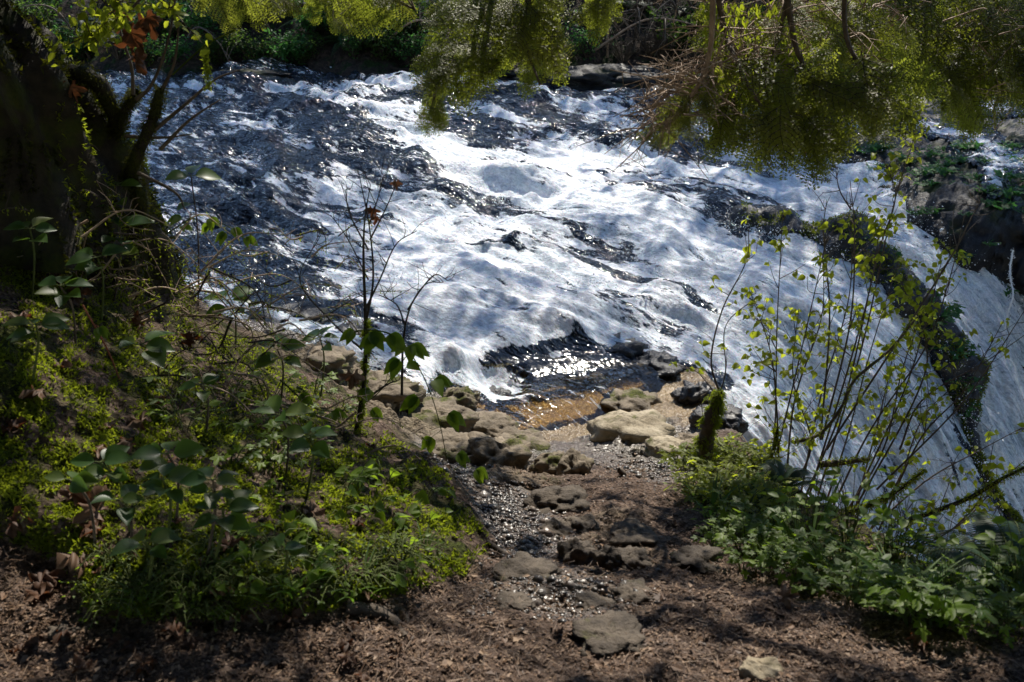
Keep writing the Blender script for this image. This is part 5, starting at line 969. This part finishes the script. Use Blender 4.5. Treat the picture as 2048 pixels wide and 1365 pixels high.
def mossy_limbs():
    for i, (pts, rr, lb, m_) in enumerate([([(1600, 1010), (1680, 1025), (1740, 1010), (1790, 985), (1850, 940)], [.014, .012, .01, .006], 'mossy limb rising right from the thicket base', 900), ([(1640, 1070), (1700, 1088), (1800, 1095), (1900, 1115), (2000, 1170)], [.013, .011, .008, .004], 'mossy limb hanging low to the right edge over the falls', 900), ([(1590, 885), (1640, 868), (1680, 820), (1710, 760), (1780, 700), (1830, 640)], [.009, .008, .007, .005], 'curved pale limb with moss in the middle of the thicket', 260), ([(1640, 930), (1690, 925), (1740, 918)], [.018, .014, .008], 'short broken brown limb beside the sword fern', 200), ([(1820, 1040), (1930, 1000), (2000, 960), (2060, 930)], [.012, .01, .006], 'thin mossy limb crossing the lower right falls', 400), ([(1500, 1080), (1505, 1010), (1520, 940), (1545, 905), (1555, 860)], [.014, .013, .011, .008], 'dark upright mossy sapling stem right of the path', 500)]):
        V, F, Nn, c = limb([at_y(a, b, 4.6) for a, b in pts], rr, 40, 8, .4, 50+i); mb = MB(); mb.add(V, F); t = thing('mossy_limb', (0, 0, 0), lb, 'branch'); mb.build('limb', M['twig' if i in (2, 3) else 'trunk'], t); m2 = MB(); moss_on(m2, V, Nn, m_*2, (.008, .02), .7, (.3, .95)); strands(m2, c, m_//14, (.02, .08)); m2.build('moss', M['moss'], t)
mossy_limbs()
def stump():
    t = thing('mossy_stump', (0, 0, 0), 'broken mossy stump leaning beside the pool outlet', 'stump'); B = G(1408, 935); y_ = B[1]; V, F, Nn, c = limb([at_y(1402, 945, y_), at_y(1412, 880, y_), at_y(1424, 830, y_-.02), at_y(1440, 783, y_-.03)], [.042, .036, .03, .014], 34, 14, .9, 77); mb = MB(); mb.add(V, F); mb.build('wood', M['twig'], t); m2 = MB(); moss_on(m2, V, Nn, 2600, (.007, .02), .9, (.2, .8), np.where(fbm3(V*14, 2, 5) > -.08)[0]); strands(m2, c, 26, (.03, .09)); m2.build('moss', M['moss'], t)
stump()
o = thing('root_snag', (0, 0, 0), 'small upright brown root snag at the end of the path by the water', 'stump'); mb = MB()
V, F, Nn, c = limb([at_y(1243, 985, 4.3), at_y(1240, 965, 4.3), at_y(1246, 950, 4.3), at_y(1237, 940, 4.3)], [.022, .018, .02, .012], 20, 8, .5, 5); mb.add(V, F); mb.build('wood', M['twig'], o)
for i, (a, lb) in enumerate([([(690, 1215), (740, 1222), (785, 1242), (812, 1275)], 'curved bare root at the foot of the mossy bank'), ([(770, 1212), (805, 1228), (820, 1250)], 'thin second root right of the curved one'), ([(975, 1085), (1010, 1110), (1040, 1125)], 'small root where the bank meets the wet path')]):
    P = np.array([G(x, y) for x, y in a]); V, F = tube(curve(P, 26), np.interp(np.linspace(0, 1, 26), [0, .5, 1], [.018, .022, .008])*(1 if i == 0 else .5), 10, .3, i); mb = MB(); mb.add(V, F); tag(mb.build('tree_root', M['twig']), lb, 'root')

# ------------------------------------------------------------------ bare sapling, brambles and dead twigs on the left bank
def sapling():
    t = thing('bare_sapling', (0, 0, 0), 'bare dark sapling with forked top standing before the white water', 'sapling'); st = MB(); r = np.random.default_rng(3); ends = []
    A = [([(700, 1010), (712, 900), (728, 760), (732, 640), (728, 520), (730, 440), (745, 370)], .013), ([(732, 640), (745, 560), (740, 460), (720, 350)], .006), ([(730, 620), (760, 560), (790, 490), (835, 462)], .005), ([(736, 500), (700, 430), (690, 380)], .004), ([(738, 480), (770, 420), (792, 368)], .004), ([(740, 450), (755, 400), (762, 350)], .003), ([(800, 790), (808, 690), (815, 620), (850, 570), (885, 565)], .006), ([(812, 650), (790, 610), (760, 590)], .004), ([(815, 620), (840, 580), (870, 550), (895, 562)], .004), ([(735, 560), (700, 480), (660, 430)], .003), ([(725, 700), (660, 640), (600, 560), (640, 470)], .004), ([(728, 800), (770, 770), (800, 760)], .006)]
    for pts, r0 in A:
        c = curve([at_y(a+r.normal()*2, b, 4.1) for a, b in pts], 26); V, F = tube(c, np.linspace(r0, .0015, 26), 6); st.add(V, F)
        for k in range(6): b = c[r.integers(10, 26)]; d = norm(r.normal(size=3)*np.array([1, .6, .4])+np.array([0, 0, .9])); l = r.uniform(.04, .16); V, F = tube(curve([b, b+d*l*.5+r.normal(size=3)*.006, b+d*l], 6), np.linspace(.0018, .0008, 6), 3); st.add(V, F)
    st.build('stem', M['darktwig'], t); c = curve([at_y(a, b, 4.1) for a, b in [(700, 1010), (712, 900), (728, 760), (732, 640)]], 40); m2 = MB(); moss_on(m2, c, norm(r.normal(size=c.shape)), 1600, (.01, .024), .7, (.4, .9)); strands(m2, c, 40, (.03, .12)); m2.build('moss', M['moss'], t)
sapling()
def bramble(pts, y0, label, seed, n=12, sz=.07, bark='green_stem'):
    r = np.random.default_rng(seed); t = thing('bramble', (0, 0, 0), label, 'plant'); c = curve([at_y(a, b, y0) for a, b in pts], 40); st = MB(); V, F = tube(c, np.linspace(.0035, .0015, 40), 5); st.add(V, F); P = c[np.linspace(4, 39, n).astype(int)]
    for k, p in enumerate(P):
        sd = np.array([(-1)**k*.8, -.3, -.1])+r.normal(size=3)*.2; e = p+norm(sd)*sz*.6; V, F = tube(np.array([p, e]), [.0014, .001], 3); st.add(V, F); lf = MB()
        for a in (-.9, 0, .9): d = np.array([sd[0]*math.cos(a)-sd[1]*math.sin(a)*.8, sd[1]*math.cos(a)+sd[0]*math.sin(a)*.6, sd[2]-.3]); scatter(lf, *leaf_template(.6, .15, .3, 6, .7), [e], rotmats(np.array([d]), np.array([[0, -.6, .8]])), sz*r.uniform(.7, 1.1), rnd=np.array([r.random()*.7]))
        lf.build('leaf', M['plant_leaf'], t)
    st.build('stem', M[bark], t)
bramble([(690, 670), (740, 660), (800, 680), (850, 760), (880, 850), (900, 960)], 4.0, 'trailing bramble with dark leaves hanging over the lit ledge', 1, 12, .085)
bramble([(560, 760), (640, 820), (740, 800), (830, 690)], 4.1, 'bramble arching behind the bare sapling', 2, 8, .07)
bramble([(850, 1060), (800, 1000), (780, 950), (860, 960), (930, 930)], 3.9, 'short bramble at the right edge of the mossy bank', 3, 7, .08)
bramble([(330, 470), (400, 430), (450, 450), (480, 470)], 4.6, 'bramble with thin green leaves against the left rapids', 4, 7, .06)
bramble([(215, 700), (255, 800), (290, 880), (305, 1000)], 3.4, 'long bare red bramble cane standing in the moss', 5, 2, .05, 'redcane')if 0 else None
M['redcane'] = bark_mat('red_cane', (.16, .05, .025), (.32, .12, .06), 0)
bramble([(165, 610), (215, 700), (255, 800), (290, 880), (305, 1000)], 3.4, 'long bare red bramble cane standing in the moss', 5, 2, .06, 'redcane')
def dead_twigs():
    r = np.random.default_rng(12)
    for s_, (cx, cy, rx, ry, n, lb, y0) in enumerate([(330, 560, 170, 90, 34, 'tangle of pale dead twigs in front of the mossy trunk', 4.3), (420, 640, 200, 90, 34, 'tangle of moss hung dead twigs at the bank edge', 4.2), (400, 780, 180, 90, 26, 'dead twigs with hanging moss over the middle of the mossy bank', 3.7), (620, 900, 180, 90, 22, 'thin dead twigs among the plants right of the mossy bank', 3.8), (150, 480, 120, 90, 10, 'few pale twigs at the foot of the big trunk', 4.0), (560, 520, 140, 100, 12, 'dark twigs reaching over the left rapids', 4.6)]):
        t = thing('dead_twigs', (0, 0, 0), lb, 'twigs'); st = MB(); pale = MB(); nodes = []
        for k in range(n):
            px = r.normal()*rx*.55+cx; py = r.normal()*ry*.5+cy; a = r.uniform(-.9, .5)+(np.pi if r.random() < .35 else 0); l = r.uniform(60, 190); pts = [(px, py), (px+math.cos(a)*l*.5+r.normal()*12, py+math.sin(a)*l*.5+r.normal()*12), (px+math.cos(a+.4)*l, py+math.sin(a+.4)*l)]
            yy = y0+r.uniform(-.25, .15); c = curve([at_y(*p, yy+.04*i) for i, p in enumerate(pts)], 14); tgt = pale if r.random() < .6 else st; V, F = tube(c, np.linspace(r.uniform(.0025, .006), .0012, 14), 4); tgt.add(V, F); nodes.append(c)
            for j in range(4): b = c[r.integers(3, 13)]; d = norm(r.normal(size=3)+np.array([0, 0, .2])); q5 = r.uniform(.03, .12); V, F = tube(curve([b, b+d*q5*.6+r.normal(size=3)*.008, b+d*q5+r.normal(size=3)*.01], 6), np.linspace(.002, .0008, 6), 3); tgt.add(V, F)
        st.build('mossy_twigs', M['darktwig'], t); pale.build('pale_twigs', M['pale_twig'], t)
        nd = np.concatenate(nodes); m2 = MB(); moss_on(m2, nd, norm(r.normal(size=nd.shape)), n*26, (.008, .018), .8, (.5, 1)); strands(m2, nd, n, (.03, .17)); m2.build('hanging_moss', M['moss'], t)
dead_twigs()
mb = MB(); c = curve([at_y(410, 90, 4.3), at_y(414, 130, 4.3), at_y(417, 175, 4.3)], 30); moss_on(mb, c, norm(rng.normal(size=c.shape)), 400, (.008, .02), 1., (.5, .9)); c2 = curve([at_y(345, 150, 4.3), at_y(410, 92, 4.3), at_y(470, 60, 4.3)], 20); V, F = tube(c2, .003, 4); mb.add(V, F); tag(mb.build('moss_strand', M['moss']), 'thin strand of moss hanging alone before the far bank at left', 'moss')

# ------------------------------------------------------------------ plants on the cliff and the ridge
def rock_plants():
    r = np.random.default_rng(31); face = np.where((CPX > 1640) & (CPX < 2080) & (CPY > 290) & (CPY < 640))[0]
    pr = herb_proto(9, 'cliff_herb', 'bright green plant clinging to the dark wet cliff', 'plants clinging to the dark cliff', 14, .085, .08, VL[0], 'cliff_leaf', .13)
    for i, j in enumerate(face[r.integers(0, len(face), 70)]):
        P = CP[j]+np.array([-.03, -.05, .0])
        nm = place_label('bright plant clinging to wet rock', P)
        if i == 0: pr.location = P; pr['label'] = nm
        else: link_copy(pr, P, r.uniform(-1, 1), r.uniform(.35, .9), nm)
    pr = herb_proto(10, 'ridge_herb', 'green plant growing on the crest of the dark ridge', 'plants on the crest of the ridge', 16, .06, .12, VL[1], 'cliff_leaf', .12)
    for i in range(18):
        j = int(r.uniform(.52, .74)*219) if i < 14 else r.integers(60, 120); P = RC[j]+np.array([r.normal()*.06, r.normal()*.06, RR[j]*.85])
        nm = place_label('green ridge plant', P)
        if i == 0: pr.location = P; pr['label'] = nm
        else: link_copy(pr, P, r.uniform(0, 6), r.uniform(.5, 1.1), nm)
    mb = MB(); up = np.where((RN[:, 2] > .25) & (fbm3(RV*4, 3, 7) > .02))[0]; moss_on(mb, RV, RN, 9000, (.012, .03), 0, (.0, .45), up); tag(mb.build('ridge_moss', M['moss']), kind='stuff')
rock_plants()
